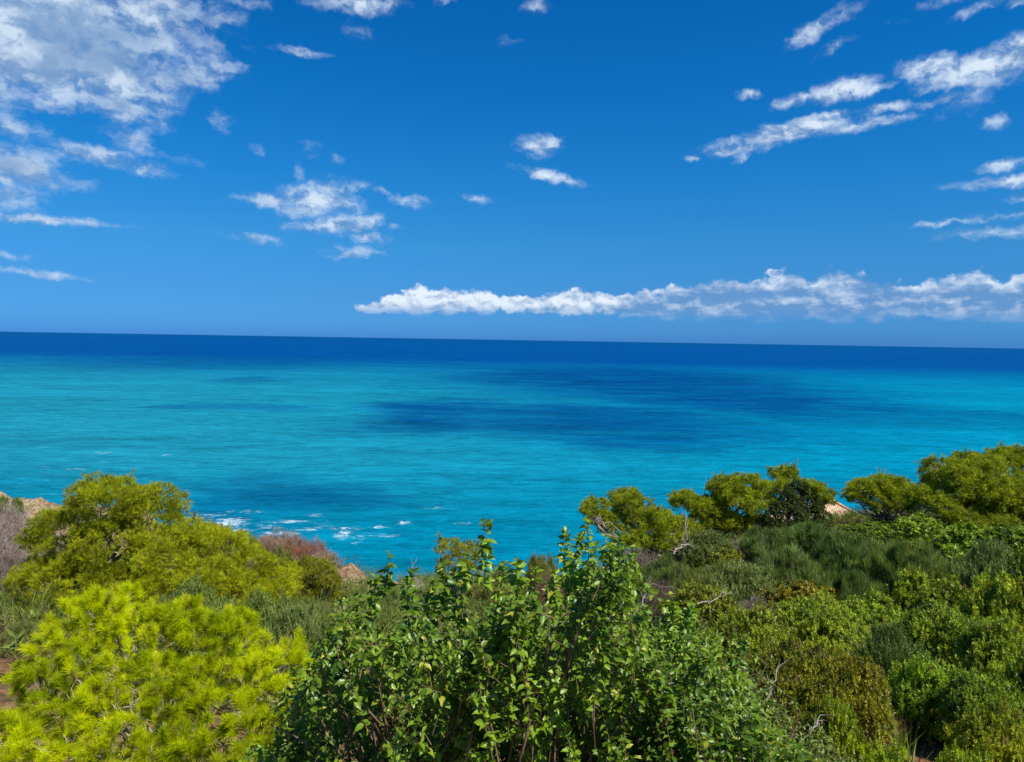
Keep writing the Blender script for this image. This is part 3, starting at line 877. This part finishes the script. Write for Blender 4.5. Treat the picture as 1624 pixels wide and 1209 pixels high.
# ------------------------------------------------------------------ young lime-green pine, close
def near_pine():
    d = 5.0
    T_NEAR = [tuft(56, .066, .0032, 4, 72, s) for s in (21, 22, 23)]
    rows = [  # px, py, r px, distance offset
        (110, 985, 42, .6), (160, 975, 48, .5), (215, 1000, 48, .45), (270, 1000, 45, .4), (320, 1010, 45, .35), (372, 1020, 45, .3), (420, 1050, 42, .3),
        (80, 1030, 45, .3), (140, 1040, 58, .2), (200, 1060, 58, .1), (265, 1065, 58, 0), (330, 1075, 58, 0), (395, 1090, 55, 0), (455, 1100, 45, 0), (492, 1088, 25, .1),
        (70, 1090, 45, 0), (120, 1110, 58, -.1), (190, 1125, 60, -.25), (260, 1130, 60, -.3), (330, 1140, 60, -.3), (400, 1150, 58, -.3), (460, 1160, 48, -.2),
        (60, 1150, 50, -.3), (20, 1185, 50, -.5), (110, 1180, 60, -.5), (180, 1195, 60, -.6), (250, 1200, 60, -.6), (320, 1210, 60, -.6), (400, 1215, 60, -.6), (470, 1220, 50, -.5),
        (150, 945, 22, .6), (185, 955, 20, .6), (255, 965, 22, .5), (300, 975, 22, .45), (350, 985, 22, .4), (500, 1060, 24, .3), (515, 1110, 22, .1), (10, 1150, 34, -.4),
        (-20, 1180, 50, -.4), (45, 1060, 24, .4), (30, 1250, 60, -.8), (130, 1260, 70, -.8), (230, 1270, 70, -.8), (330, 1275, 70, -.8), (430, 1275, 70, -.8)]
    rows = [(q[0], q[1] + 16, *q[2:]) for q in rows]
    L = px_lobes(rows, d)
    base = np.array([P(240, 600, d)[0], d + .35, 0]); base[2] = gz(base[0], base[1]) - .05
    root = thing('pine_tree', tuple(base), 'bright lime-green young pine with long needle tufts, closest at the bottom left', 'tree', GP_L)
    B = L.copy(); B[:, 1] += .45; B[:, 2] -= .12; B = B[::2]
    A = np.concatenate([L, B])
    T = Tubes()
    PP = []; DD = []; SS = []
    for (x, y, z, r) in A:
        c0 = np.array([x, y, z])
        for q in range(int(rng.integers(16, 23))):
            d0 = norm(rng.normal(size=3) + np.array([0, -.35, .55]))
            ln = r * rng.uniform(.75, 1.35)
            p = T.limb(c0 + d0 * r * .35, c0 + d0 * ln, .0030, .0013, .14, 6, .10, 4)
            k = int(rng.integers(5, 9))
            for u in np.linspace(.5, 1.0, k):
                i_ = u * 5; i0 = min(4, int(i_)); pt = p[i0] + (p[i0 + 1] - p[i0]) * (i_ - i0)
                PP.append(pt); DD.append(norm(d0 + rng.normal(size=3) * .22 + np.array([0, 0, .35]))); SS.append(.55 + .6 * u * rng.uniform(.8, 1.1))
    Pp = np.array(PP); D = np.array(DD); SS = np.array(SS)
    cr = cloud_mesh('crown', T_NEAR, Pp - base, D, SS, M['lime'], root)
    top = np.array([P(230, 970, d + .4)[0], d + .4, P(230, 1060, d)[2]])
    tp = T.limb(base, top, .05, .012, .05, 10)
    for l in A[::1]:
        k = int(np.clip(np.interp(l[2] - .25, tp[:, 2], np.arange(len(tp))), 1, 8))
        p = T.limb(tp[k], l[:3] + np.array([0, 0, -.04]), .010, .004, .12, 8, -.05, 5)
    T.V = [v - base for v in T.V]
    T.build('trunk', M['twig'], root)


near_pine()

# ------------------------------------------------------------------ leafy shrubs, close
def leafy(name, label, prof, d0, d1, n, base_px, mat, leaf=(.030, .056), bottom=1300, shoots=(.25, .5), tall=(), lean=.25, col_=(1, 1, 1), space=.016, bd=None):
    bx = P(base_px, 600, (d0 + d1) / 2)[0]; by = bd or (d0 + d1) / 2
    base = np.array([bx, by, gz(bx, by) - .05])
    root = thing(name, tuple(base), label, 'shrub', None)
    px_, py_ = zip(*prof)
    T = Tubes(); LP = []; LD = []; LU = []; LS = []

    def shoot(tip, ln, dirv, r0=.0035, dens_=1.0, big=1.0):
        m = 9
        t = np.linspace(0, 1, m)[:, None]
        st = tip - dirv * ln
        bend = rng.normal(size=3) * .06 * ln
        p = st + (tip - st) * t + bend * np.sin(t * math.pi)
        T.add(p, np.linspace(r0 * .8, .001, m), 4)
        k = max(5, int(ln / space * dens_))
        u = np.sort(rng.uniform(.12, 1.0, k))
        q = np.stack([np.interp(u, t[:, 0], p[:, c]) for c in range(3)], 1)
        ph = np.arange(k) * 2.4 + rng.uniform(0, 6)
        a = norm(np.cross(dirv, [.3, .5, .1])); b_ = np.cross(dirv, a)
        out = a * np.cos(ph)[:, None] + b_ * np.sin(ph)[:, None]
        dd = norm(out * 1.0 + dirv * (.25 + .6 * u[:, None] ** 4) + np.array([0, 0, -.40]) + rng.normal(size=(k, 3)) * .35)
        up = norm(np.array([0.15, -.15, 1.0]) + rng.normal(size=(k, 3)) * .7)
        sz = rng.uniform(*leaf, k) * (1 - .45 * u ** 6) * big
        LP.append(q); LD.append(dd); LU.append(up); LS.append(sz)
        return st
    starts = []
    nc = max(30, n // 8)
    cx_ = rng.uniform(px_[0], px_[-1], nc); cd_ = rng.uniform(d0, d1, nc)
    cq_ = rng.random(nc) ** 1.1; cs_ = rng.normal(size=(nc, 2)) * .3
    for i in range(n):
        ci = int(rng.integers(nc))                 # the shoots of one bough stand together
        px = float(np.clip(cx_[ci] + rng.normal() * 24, px_[0], px_[-1]))
        d = float(np.clip(cd_[ci] + rng.normal() * .10, d0, d1))
        top = np.interp(px, px_, py_) + 95 * fbm(np.array([px * .022]), np.array([d * 2.5]), 3, 4)[0]
        py = top + (bottom - top) * cq_[ci] + abs(rng.normal()) * 26
        if py < top + 10: py += rng.uniform(0, 16)
        tip = P(px, py, d)
        dv = norm(np.array([cs_[ci][0] + rng.normal() * lean * .6, cs_[ci][1] + rng.normal() * lean * .6 - .08, 1.0]))
        if rng.random() < .22: dv = norm(dv + np.array([rng.normal() * .8, -rng.random() * .8, -.1]))
        starts.append(shoot(tip, rng.uniform(*shoots), dv))
    for (px, py, d, ln, lx) in tall:
        tip = P(px, py, d)
        starts.append(shoot(tip, ln, norm(np.array([lx, 0, 1.0])), .0045, 1.9, 1.35))
    # main stems joining the shoots
    forks = [base + np.array([rng.normal() * .25 * (i > 0) + (i - 4) * (P(px_[-1], 600, d0)[0] - P(px_[0], 600, d0)[0]) / 11, rng.normal() * .15, rng.uniform(.5, 1.5)]) for i in range(9)]
    for f in forks:
        T.limb(base, f, .03, .014, .12, 8)
    F_ = np.array(forks)
    for s in starts[::4]:
        j = np.argmin(np.linalg.norm((F_ - s) * np.array([1, .6, .5]), axis=1))
        T.limb(F_[j], s, .009, .004, .10, 7, 0, 4)
    T.V = [v - base for v in T.V]
    T.build('stem', M['stem'], root)
    Pq = np.concatenate(LP); Dq = np.concatenate(LD); Uq = np.concatenate(LU); Sq = np.concatenate(LS)
    V, F3, r = inst(LEAF_V, LEAF_F3, Pq - base, Dq, Sq, Uq)
    N = len(Pq)
    F4 = (LEAF_F4[None] + (np.arange(N) * len(LEAF_V))[:, None, None]).reshape(-1, 4)
    o = set_mesh('foliage', V, [F3, F4], mat, root, r, smooth=True)
    o.color = (*col_, 1)
    return root


leafy('leafy_shrub', 'big dark-green broad-leaved shrub with upright shoots filling the bottom centre',
      [(360, 1230), (440, 1150), (500, 1020), (540, 950), (575, 975), (620, 950), (665, 975), (700, 925), (750, 960), (790, 915), (830, 900), (865, 960), (900, 935), (935, 870), (990, 880),
       (1020, 930), (1060, 985), (1100, 980), (1140, 1040), (1180, 1035), (1220, 1110), (1270, 1170)], 3.2, 4.8, 2500, 800, M['broad'], shoots=(.15, .5), lean=.3, space=.0135,
      tall=[(770, 826, 3.9, .42, .02), (617, 872, 4.0, .28, .12), (896, 842, 4.2, .35, -.03), (930, 826, 3.9, .45, .04), (985, 850, 3.7, .4, 0), (960, 850, 3.8, .4, -.1),
            (925, 845, 4.3, .5, .05), (700, 895, 3.8, .35, .05), (820, 885, 3.7, .35, -.06), (745, 880, 3.9, .35, .1), (575, 930, 3.9, .3, -.1), (640, 925, 3.7, .3, .1), (1010, 868, 3.8, .35, .2),
            (1100, 955, 3.9, .4, .1), (945, 862, 4.0, .4, .1), (970, 842, 4.1, .4, -.05), (1000, 880, 3.9, .4, .2), (905, 880, 4.0, .4, -.2), (880, 905, 3.9, .35, -.1),
            (800, 890, 4.0, .35, 0), (720, 905, 4.0, .35, -.1), (850, 900, 4.2, .4, .05), (555, 945, 3.8, .3, 0), (690, 915, 4.0, .35, .1), (1180, 1010, 4.1, .35, .1), (540, 950, 4.1, .4, -.05), (595, 915, 4.2, .4, .1), (520, 1000, 3.8, .4, -.15), (470, 1060, 3.6, .4, -.2), (655, 905, 4.1, .35, 0), (1060, 940, 4.2, .35, 0)])
leafy('leafy_shrub', 'lighter yellow-green small-leaved shrub at the bottom, right of the big dark-green one',
      [(1040, 1000), (1090, 985), (1150, 985), (1200, 1010), (1240, 1075), (1290, 1130), (1340, 1180), (1400, 1215)], 4.6, 6.0, 620, 1190, M['broad_pale'],
      leaf=(.028, .045), col_=(.9, .92, .8), lean=.35)

# ------------------------------------------------------------------ scrub variants and copies
def shrub_lobes(w, h, n, r0=.28):
    out = []
    for i in range(n):
        a = rng.uniform(0, 2 * math.pi); q = math.sqrt(rng.random()) * .75
        x = math.cos(a) * q * w / 2; y = math.sin(a) * q * w / 2
        top = h * math.sqrt(max(.1, 1 - q * q * 1.1))
        r = w * r0 * rng.uniform(.45, 1.2)
        out.append((x, y, max(r * .4, (top - r * .8) * rng.uniform(.62, 1.08)), r))
    return np.array(out)


def stems(T, h, w, n=12, r=.02):
    for i in range(n):
        a = rng.uniform(0, 2 * math.pi)
        T.limb((0, 0, -.05), (math.cos(a) * w * .3, math.sin(a) * w * .3, h * rng.uniform(.5, .85)), r, r * .25, .15, 6, sides=4)


def variant(kind, seed):
    """2 m wide, 1.3 m high shrub at the origin; returns (stem mesh, foliage mesh)"""
    w, h = 2.0, 1.3
    T = Tubes()
    if kind == 'lentisk':
        Pp, D, _, _ = puffs(shrub_lobes(w, h, 18), 18, .32, 150, .85, updir=.6); Pp, D = spikes(Pp, D, 240, .15, 4, .5)
        f = cloud_mesh('foliage', T_LENT, Pp, D, (1.0, 1.7), M['lentisk'], None); stems(T, h, w)
    elif kind == 'bush':
        Pp, D, _, _ = puffs(shrub_lobes(w, h, 18), 18, .32, 85, .85, updir=.6); Pp, D = spikes(Pp, D, 160, .20, 4, .5)
        f = cloud_mesh('foliage', T_LENT_FAR, Pp, D, (.8, 1.4), M['lentisk'], None); stems(T, h, w)
    elif kind == 'olive':
        Pp, D, _, _ = puffs(shrub_lobes(w, h, 19), 18, .34, 110, .9, updir=.9); Pp, D = spikes(Pp, D, 200, .24, 5, .8)
        f = cloud_mesh('foliage', T_OLIVE, Pp, D, (.9, 1.6), M['olive'], None); stems(T, h, w)
    elif kind == 'heath':
        L = shrub_lobes(w, h, 20, .2)
        Pp, D, _, _ = puffs(L, 18, .36, 110, 1.15, updir=.6, shell=(.2, 1.15))
        D = norm(D * np.array([.8, .8, .4]) + np.array([0, 0, .8]))
        f = cloud_mesh('foliage', T_HEATH, Pp, D, (.6, 1.3), M['heath'], None); stems(T, h, w)
        for i in range(70):                       # pale dead stems standing through the green
            a = rng.uniform(0, 6.28); q = math.sqrt(rng.random()) * .45 * w
            x0, y0 = math.cos(a) * q * .8, math.sin(a) * q * .8
            hh = h * math.sqrt(max(.1, 1 - (q / (w * .5)) ** 2)) * rng.uniform(.8, 1.1)
            T.limb((x0, y0, hh * .3), (x0 * 1.15 + rng.normal() * .05, y0 * 1.15 + rng.normal() * .05, hh), .011, .004, .08, 5, sides=3)
    elif kind in ('dead', 'grey'):
        Pp, D, _, _ = puffs(shrub_lobes(w, h, 12), 16, .34, 46, .9, updir=.9, shell=(.2, 1.0))
        f = cloud_mesh('foliage', T_TWIG, Pp, D, (.35, .8), M['dead' if kind == 'dead' else 'grey'], None); stems(T, h, w, 20, .025)
    elif kind == 'pine':
        Pp, D, _, _ = puffs(shrub_lobes(w, h, 12), 24, .28, 110, .85)
        f = cloud_mesh('foliage', T_PINE, Pp, D, (.8, 1.2), M['pine'], None); stems(T, h, w)
    s = T.build('stem', M['grey' if kind in ('grey', 'heath') else 'stem'], None)
    if kind in ('dead', 'grey'):
        f.name = 'branchwork'
    return s, f


VAR = {}


def shrub(kind, px, pytop, hw, d, label, cat='shrub', group=None, color=(1, 1, 1), name=None, hmin=.5):
    """shrub whose top is seen at px,pytop, hw photo px to each side, d metres ahead"""
    v = VAR.setdefault(kind, [])
    if len(v) < (3 if kind in ('lentisk', 'heath') else 2):
        s, f = variant(kind, len(v)); v.append((s, f)); fresh = True
    else:
        s, f = v[(shrub.k) % len(v)]; fresh = False
    shrub.k += 1
    top = P(px, pytop, d)
    g = gz(top[0], d) - .05
    h = max(hmin, top[2] - g)
    sx = hw * d / FPX / 1.08
    nm = name or {'lentisk': 'mastic_shrub', 'bush': 'round_bush', 'olive': 'grey_green_shrub', 'heath': 'broom_bush', 'dead': 'dead_bush', 'grey': 'dry_bush', 'pine': 'pine_shrub'}[kind]
    root = thing(nm, (top[0], d, g), label, cat, group)
    root.rotation_euler.z = rng.uniform(0, 6.28)
    # broad shrubs: keep leaves near their real size by limiting the stretch
    root.scale = (sx, sx, h / 1.38)
    if not fresh:
        s = s.copy(); f = f.copy(); col.objects.link(s); col.objects.link(f)
    s.parent = root; f.parent = root
    f.color = (*color, 1)
    return root


shrub.k = 0

G_M = 'mastic shrubs on the right-hand slope'
G_H = 'broom bushes below the skyline pines'
G_D = 'dead bushes by the cliff'
G_O = 'grey-green scrub on the slope'
# -- left
shrub('grey', 15, 805, 62, 30, 'grey leafless thicket at the left edge, between the cliff top and the tallest left-hand pine', group=G_D, color=(1.05, .98, 1.0))
shrub('grey', -60, 812, 70, 33, 'grey leafless thicket cut off by the left edge of the picture', group=G_D)
shrub('grey', 20, 880, 60, 22, 'dull grey-brown dry bush at the left edge beside the foot of the tall pine', group=G_D, color=(.8, .72, .68))
shrub('dead', 425, 846, 34, 44, 'pale pinkish-brown dead bush just above the yellow-green pine', group=G_D)
shrub('dead', 452, 838, 34, 43, 'tallest dead bush, greyish brown, at the cliff above the sea foam', group=G_D)
shrub('dead', 487, 850, 38, 42, 'rust-red dead bush between two paler dead ones', group=G_D, color=(1.0, .62, .5))
shrub('dead', 512, 872, 32, 41, 'pinkish dead bush at the seaward end, above the small dark pine', group=G_D)
shrub('dead', 460, 880, 40, 36, 'brown dead bush half hidden behind the yellow-green pine', group=G_D, color=(.75, .7, .6))
shrub('olive', 440, 875, 26, 33, 'small dull green bush beside the pale dead bushes', group=G_O, color=(.9, .85, .6))
shrub('olive', 300, 938, 72, 11.5, 'dusty green scrub between the bushy pine and the lime-green pine', group=G_O, color=(.9, .92, .6))
shrub('olive', 400, 955, 75, 11, 'soft grey-green scrub below the bushy pine, right of centre of the left slope', group=G_O, color=(.95, .98, .6))
shrub('olive', 470, 975, 60, 10, 'pale sage-green scrub left of the dark-green shrub, above the lime needles', group=G_O, color=(1.0, 1.0, .9))
shrub('olive', 240, 985, 60, 10.5, 'dark sage scrub showing just above the top of the lime-green pine', group=G_O, color=(.6, .7, .5))
shrub('olive', 35, 1010, 30, 12, 'thin straw-green scrub at the left edge above the red soil', group=G_O, color=(1.1, 1.0, .8))
shrub('bush', 5, 788, 9, 52, 'dark green cushion bush on the ochre cliff top, the left of two', group='cushion bushes on the cliff top', hmin=.4, color=(.6, .8, .6))
shrub('bush', 26, 789, 9, 52, 'dark green cushion bush on the ochre cliff top, the right of two', group='cushion bushes on the cliff top', hmin=.4, color=(.6, .8, .6))
# -- centre, behind the leafy shrub
shrub('heath', 610, 940, 50, 22, 'thin green scrub behind the left shoulder of the leafy shrub', group=G_O)
shrub('olive', 665, 935, 40, 26, 'pale scrub left of the lone yellow-green pine', group=G_O, color=(1.1, 1.05, .9))
shrub('grey', 660, 915, 18, 27, 'thin whitish dead twigs sticking up against the sea', group=G_D, color=(1.3, 1.3, 1.35), hmin=.3)
shrub('heath', 790, 915, 60, 22, 'straw-green scrub right of the lone yellow-green pine', group=G_O, color=(1.2, 1.0, .8))
shrub('heath', 858, 882, 34, 26, 'tan feathery bush against the sea between the tall leafy shoots', group=G_O, color=(1.2, 1.0, .8))
shrub('dead', 880, 900, 40, 24, 'brown twiggy bush behind the two tall shoots of the leafy shrub', group=G_D, color=(.8, .75, .65))
shrub('heath', 935, 900, 46, 24, 'olive feathery bush below the leaning pine', group=G_H, color=(1.0, .95, .8))
# -- skyline foot
shrub('grey', 1010, 870, 46, 30, 'greyish dry brush under the leaning pine', group=G_D, color=(.7, .66, .6))
shrub('grey', 1200, 860, 50, 29, 'grey dry brush in front of the two-domed pine', group=G_D, color=(.75, .7, .66))
shrub('olive', 1130, 850, 50, 31, 'grey-green bush between the leaning pine and the two-domed pine', group=G_O, color=(.75, .75, .6))
shrub('bush', 1160, 872, 44, 27, 'olive-brown round bush just below the two-domed pine', group=G_O, color=(.7, .65, .7))
shrub('heath', 1060, 888, 56, 24, 'fine-leaved dull green bush just right of the tall leafy shoots', group=G_H, color=(.8, .85, .75))
shrub('heath', 1130, 895, 60, 22, 'pale green feathery bush left of the darker broom thicket', group=G_H, color=(1.1, 1.05, .85))
shrub('heath', 1225, 838, 52, 27, 'broom bush in front of the dark evergreen tree', group=G_H, color=(.8, .9, .85))
shrub('heath', 1290, 830, 56, 27, 'dark green broom bush directly below the tiled roof on its left', group=G_H, color=(.65, .8, .7))
shrub('heath', 1250, 868, 66, 22.5, 'grey-tinged broom bush with pale dead stems in the middle of the slope', group=G_H, color=(.95, 1.0, 1.0))
shrub('heath', 1350, 850, 64, 24, 'wide dark broom bush below the tiled roof', group=G_H, color=(.62, .78, .62))
shrub('heath', 1420, 862, 62, 22, 'light green broom bush below the umbrella-shaped pine', group=G_H, color=(.85, .95, .75))
shrub('heath', 1480, 872, 56, 21, 'bright broom bush right of the others, below the forked boughs', group=G_H, color=(1.0, 1.05, .8))
shrub('bush', 1385, 830, 46, 31, 'dark round bush right of the tiled roof, under bare boughs', group=G_O, color=(.6, .75, .6))
shrub('bush', 1470, 822, 60, 30, 'mid-green round bush under the gap between the two right-hand pines', group=G_O, color=(.8, .95, .7))
shrub('bush', 1545, 832, 60, 27, 'round green bush below the largest spreading pine', group=G_O, color=(.75, .95, .6))
shrub('bush', 1620, 838, 60, 26, 'dark bush at the right edge under the largest spreading pine', group=G_O, color=(.5, .65, .5))
shrub('olive', 1575, 872, 60, 20, 'silvery scrub at the right, under the round green bush', group=G_O, color=(1.0, 1.05, .95))
shrub('bush', 1640, 880, 56, 17, 'dark glossy bush at the right edge above the yellow-green shrub', group=G_O, color=(.4, .5, .45))
# -- slope
shrub('olive', 1190, 905, 66, 19, 'pale grey-green shrub left of the middle of the slope', group=G_O, color=(1.0, 1.0, .85))
shrub('grey', 1205, 950, 40, 16, 'pale dry twigs in the middle of the slope', group=G_D, color=(.9, .88, .8))
shrub('bush', 1275, 925, 66, 17, 'brownish-green shrub in the middle of the slope below the broom', group=G_M, color=(.95, .7, .7))
shrub('lentisk', 1120, 935, 70, 14, 'olive shrub with brown tips behind the small-leaved shrub', group=G_M, color=(.9, .85, .9))
shrub('grey', 1050, 920, 40, 15, 'brown tangle of dead branches right of the tall leafy shoots', group=G_D, color=(.6, .5, .42))
shrub('lentisk', 1200, 965, 72, 11.5, 'rounded olive-green shrub above the small-leaved shrub', group=G_M)
shrub('lentisk', 1295, 950, 76, 13, 'large light-topped shrub in the middle of the right-hand slope', group=G_M, color=(1.05, 1.1, 1))
shrub('heath', 1370, 915, 50, 17, 'dark broom bush below the wide dark one', group=G_H, color=(.7, .8, .6))
shrub('bush', 1345, 836, 46, 34, 'olive round bush covering the foot of the tiled roof', group=G_O, color=(.7, .75, .6))
shrub('bush', 1440, 838, 60, 35, 'low dark bush at the foot of the umbrella-shaped pine', group=G_O, color=(.55, .62, .55))
shrub('bush', 1510, 838, 60, 33, 'low green bush between the feet of the umbrella-shaped pine and the largest pine', group=G_O, color=(.65, .8, .55))
shrub('lentisk', 1395, 945, 76, 13.5, 'shrub with yellow-green tips right of the large light-topped one', group=G_M, color=(1.05, 1.15, 1))
shrub('bush', 1450, 905, 44, 16.5, 'small bright green shrub just under the bright broom bush', group=G_M, color=(.95, 1.0, .8))
shrub('bush', 1510, 925, 60, 15, 'leafy yellow-green shrub left of the brightest right-hand one', group=G_M, color=(.95, .98, .8))
shrub('bush', 1590, 912, 60, 13, 'brightest yellow-green shrub, near the right edge', group=G_M, color=(1.2, 1.2, .9))
shrub('lentisk', 1500, 965, 70, 12, 'olive shrub with dark hollows below the leafy yellow-green one', group=G_M, color=(.9, 1, .9))
shrub('lentisk', 1590, 985, 64, 10.5, 'fresh green shrub at the right edge, below the brightest one', group=G_M, color=(.95, 1.02, .9))
shrub('lentisk', 1260, 1020, 80, 8.8, 'brown-tipped shrub low on the slope, right of the small-leaved shrub', group=G_M, color=(1.05, .9, .9))
shrub('lentisk', 1345, 1035, 70, 8.6, 'rusty-green shrub left of the dark hollow', group=G_M, color=(1.1, .88, .85))
shrub('olive', 1420, 1005, 62, 10.5, 'grey-green narrow-leaved shrub above the dark hollow', group=G_M, color=(.6, .7, .5))
shrub('lentisk', 1470, 1040, 66, 9.0, 'green shrub directly right of the dark hollow', group=G_M, color=(.9, 1.1, .8))
shrub('lentisk', 1560, 1070, 70, 8.2, 'dull green shrub low at the right, under the fresh green one', group=G_M, color=(.8, .95, .8))
shrub('bush', 1640, 1040, 50, 8.5, 'dark green bush cut off by the right edge, low on the slope', group=G_M, color=(.5, .6, .5))
shrub('lentisk', 1590, 1120, 70, 7.2, 'olive-yellow low shrub in the bottom right corner', group=G_M, color=(1.2, 1.1, .9))
shrub('dead', 1420, 1135, 34, 8.6, 'small brown dead bush in the dark hollow at the bottom right', group=G_D, color=(.6, .5, .45), hmin=.3)
shrub('lentisk', 1330, 1120, 70, 6.6, 'mixed green shrub at the bottom edge, left of the dead bush', group=G_M, color=(1.1, 1.1, .8))
shrub('lentisk', 1420, 1185, 60, 6.2, 'low green shrub at the bottom edge below the dead bush', group=G_M, color=(1.0, 1.1, .8), hmin=.3)
shrub('lentisk', 1540, 1190, 60, 6.2, 'low light green shrub at the bottom edge near the right corner', group=G_M, color=(1.1, 1.2, .9), hmin=.3)

def dead_branch(x0, y0, d0, x1, y1, d1, r, label):
    a = P(x0, y0, d0); b = P(x1, y1, d1)
    T = Tubes(); L = np.linalg.norm(b - a)
    p = T.limb((0, 0, 0), b - a, r, r * .3, .1, 9, sides=6)
    for q in range(7):
        k = int(rng.integers(2, 9))
        T.limb(p[k], p[k] + norm((b - a) / L + rng.normal(size=3) * .55) * L * rng.uniform(.15, .4), r * .4, r * .1, .15, 5, sides=4)
    o = T.build('dead_branch', M['grey'], None)
    o.location = a
    tag(o, label, 'branch', 'dead branches lying in the scrub')


dead_branch(1000, 985, 10.5, 1035, 925, 11.5, .015, 'pale leaning dead branch rising beside the right shoulder of the big leafy shrub')
dead_branch(1105, 958, 12.5, 1165, 938, 13, .015, 'bleached dead branch lying almost flat on the scrub left of the slope middle')
dead_branch(1068, 880, 20, 1090, 835, 22, .03, 'white forked dead branch in front of the trunk of the leaning pine')
dead_branch(1215, 1115, 6.2, 1232, 1060, 6.6, .012, 'thin upright dead branch above the lighter small-leaved shrub')
dead_branch(1265, 1185, 5.6, 1300, 1135, 5.9, .011, 'thin dark dead branch low down near the dead bush at the bottom right')
dead_branch(640, 960, 12, 655, 895, 12.5, .015, 'slender white dead twig standing against the sea left of the lone pine')

# ------------------------------------------------------------------ undergrowth nobody could count
def undergrowth():
    n = 42000
    x = rng.uniform(-34, 40, n); y = 7 + 40 * rng.random(n) ** .8
    keep = (np.abs(x) < .75 * y + 2) & (y < edge_y(x) + 1)
    bare = ((x < -.62 * y) & (y < 12)) | ((x > 3.5) & (x < 6) & (y > 7.3) & (y < 9.3)) | ((x < -26) & (y > 42)) | ((x > -16) & (x < -5.2) & (y > 34.5))
    dens = fbm(x * .4, y * .4, 3, 77)
    keep &= (~bare | (rng.random(n) < .18)) & (dens > -.2)
    x = x[keep]; y = y[keep]
    z = ground_z(x, y)
    Pp = np.stack([x, y, z + rng.uniform(0, .35, len(x))], 1)
    D = norm(np.stack([rng.normal(size=len(x)) * .3, rng.normal(size=len(x)) * .3, np.ones(len(x))], 1))
    o = cloud_mesh('undergrowth', [blades(16, .45, .02, .5, 31), sprig(14, .14, .05, (20, 80), 32, .25), twigs(4, .7, .014, 33)], Pp, D, (.7, 1.5), M['heath'], None)
    o.color = (.8, .78, .6, 1)
    tag(o, 'low dry undergrowth covering the slope between the shrubs', 'undergrowth', kind='stuff')


undergrowth()

# ------------------------------------------------------------------ house with tiled roof
def house():
    d = 60.0
    apex = P(1344, 807, d)
    cx, cy, zt = apex[0], d + 3.0, apex[2]
    g = gz(cx, cy)
    zt = apex[2]
    hx, hy, rise = 4.2, 3.6, 2.3
    root = thing('house', (cx, cy, g), 'small house whose pale terracotta tiled roof peeks out between the skyline pines', 'house')
    ez = zt - rise - g
    # walls
    V = np.array([(sx * (hx - .4), sy * (hy - .4), z) for z in (-1.0, ez) for sx, sy in ((-1, -1), (1, -1), (1, 1), (-1, 1))], float)
    F = np.array([(0, 1, 5, 4), (1, 2, 6, 5), (2, 3, 7, 6), (3, 0, 4, 7), (4, 5, 6, 7)])
    m, t = mat_new('pale_render')
    ge = t.n('ShaderNodeNewGeometry')
    c = t.mix(t.noise(ge.outputs['Position'], 1.5, 5).outputs[0], (0.55, 0.47, 0.36), (0.68, 0.6, 0.48))
    t.n('ShaderNodeOutputMaterial', {0: t.n('ShaderNodeBsdfPrincipled', {'Base Color': c, 'Roughness': .9}).outputs[0]})
    set_mesh('wall', V, F, m, root)
    # hipped roof made of rows of curved tiles: a corrugated surface on each slope
    Vs = []; Fs = []; n0 = 0
    for side in range(4):
        ex, ey = (hx, hy) if side % 2 == 0 else (hy, hx)
        nu, nv = 140, 46
        u = np.linspace(-1, 1, nu); v = np.linspace(0, 1, nv)
        U, W = np.meshgrid(u, v)
        wx = U * ex * (1 - W)
        X = wx; Yy = -ey * (1 - W)
        Zz = ez + rise * W + .07 * np.abs(np.sin(X * math.pi / .24)) + .05 * ((W * 12) % 1.0) * -1
        a = side * math.pi / 2
        VX = X * math.cos(a) - Yy * math.sin(a); VY = X * math.sin(a) + Yy * math.cos(a)
        Vs.append(np.stack([VX, VY, Zz], 2).reshape(-1, 3))
        i, j = np.meshgrid(np.arange(nu - 1), np.arange(nv - 1)); q = (j * nu + i).ravel()
        Fs.append(np.stack([q, q + 1, q + nu + 1, q + nu], 1) + n0); n0 += nu * nv
    m, t = mat_new('terracotta_tiles')
    ge = t.n('ShaderNodeNewGeometry')
    vo = t.n('ShaderNodeTexVoronoi', {'Vector': ge.outputs['Position'], 'Scale': 3.6})
    c = t.mix(t.n('ShaderNodeSeparateColor', {0: vo.outputs['Color']}).outputs[0], (0.42, 0.21, 0.11), (0.62, 0.42, 0.26))
    c = t.mix(t.mr(t.noise(ge.outputs['Position'], 2.2, 6, .7).outputs[0], .45, .7), c, (0.75, .6, .45))
    t.n('ShaderNodeOutputMaterial', {0: t.n('ShaderNodeBsdfPrincipled', {'Base Color': c, 'Roughness': .85}).outputs[0]})
    roof = set_mesh('roof', np.concatenate(Vs), np.concatenate(Fs), m, root)
    T = Tubes()
    for sx in (-1, 1):
        for sy in (-1, 1):
            T.add(np.linspace((sx * hx, sy * hy, ez + .05), (0, 0, ez + rise + .08), 8), [.11] * 8, 8)
    T.build('ridge_tile', m, roof)
    T = Tubes()
    T.add([(0, 0, ez + rise), (0, 0, ez + rise + .16), (0, 0, ez + rise + .24)], [.16, .14, .04], 8)
    T.build('finial', m, roof)


house()
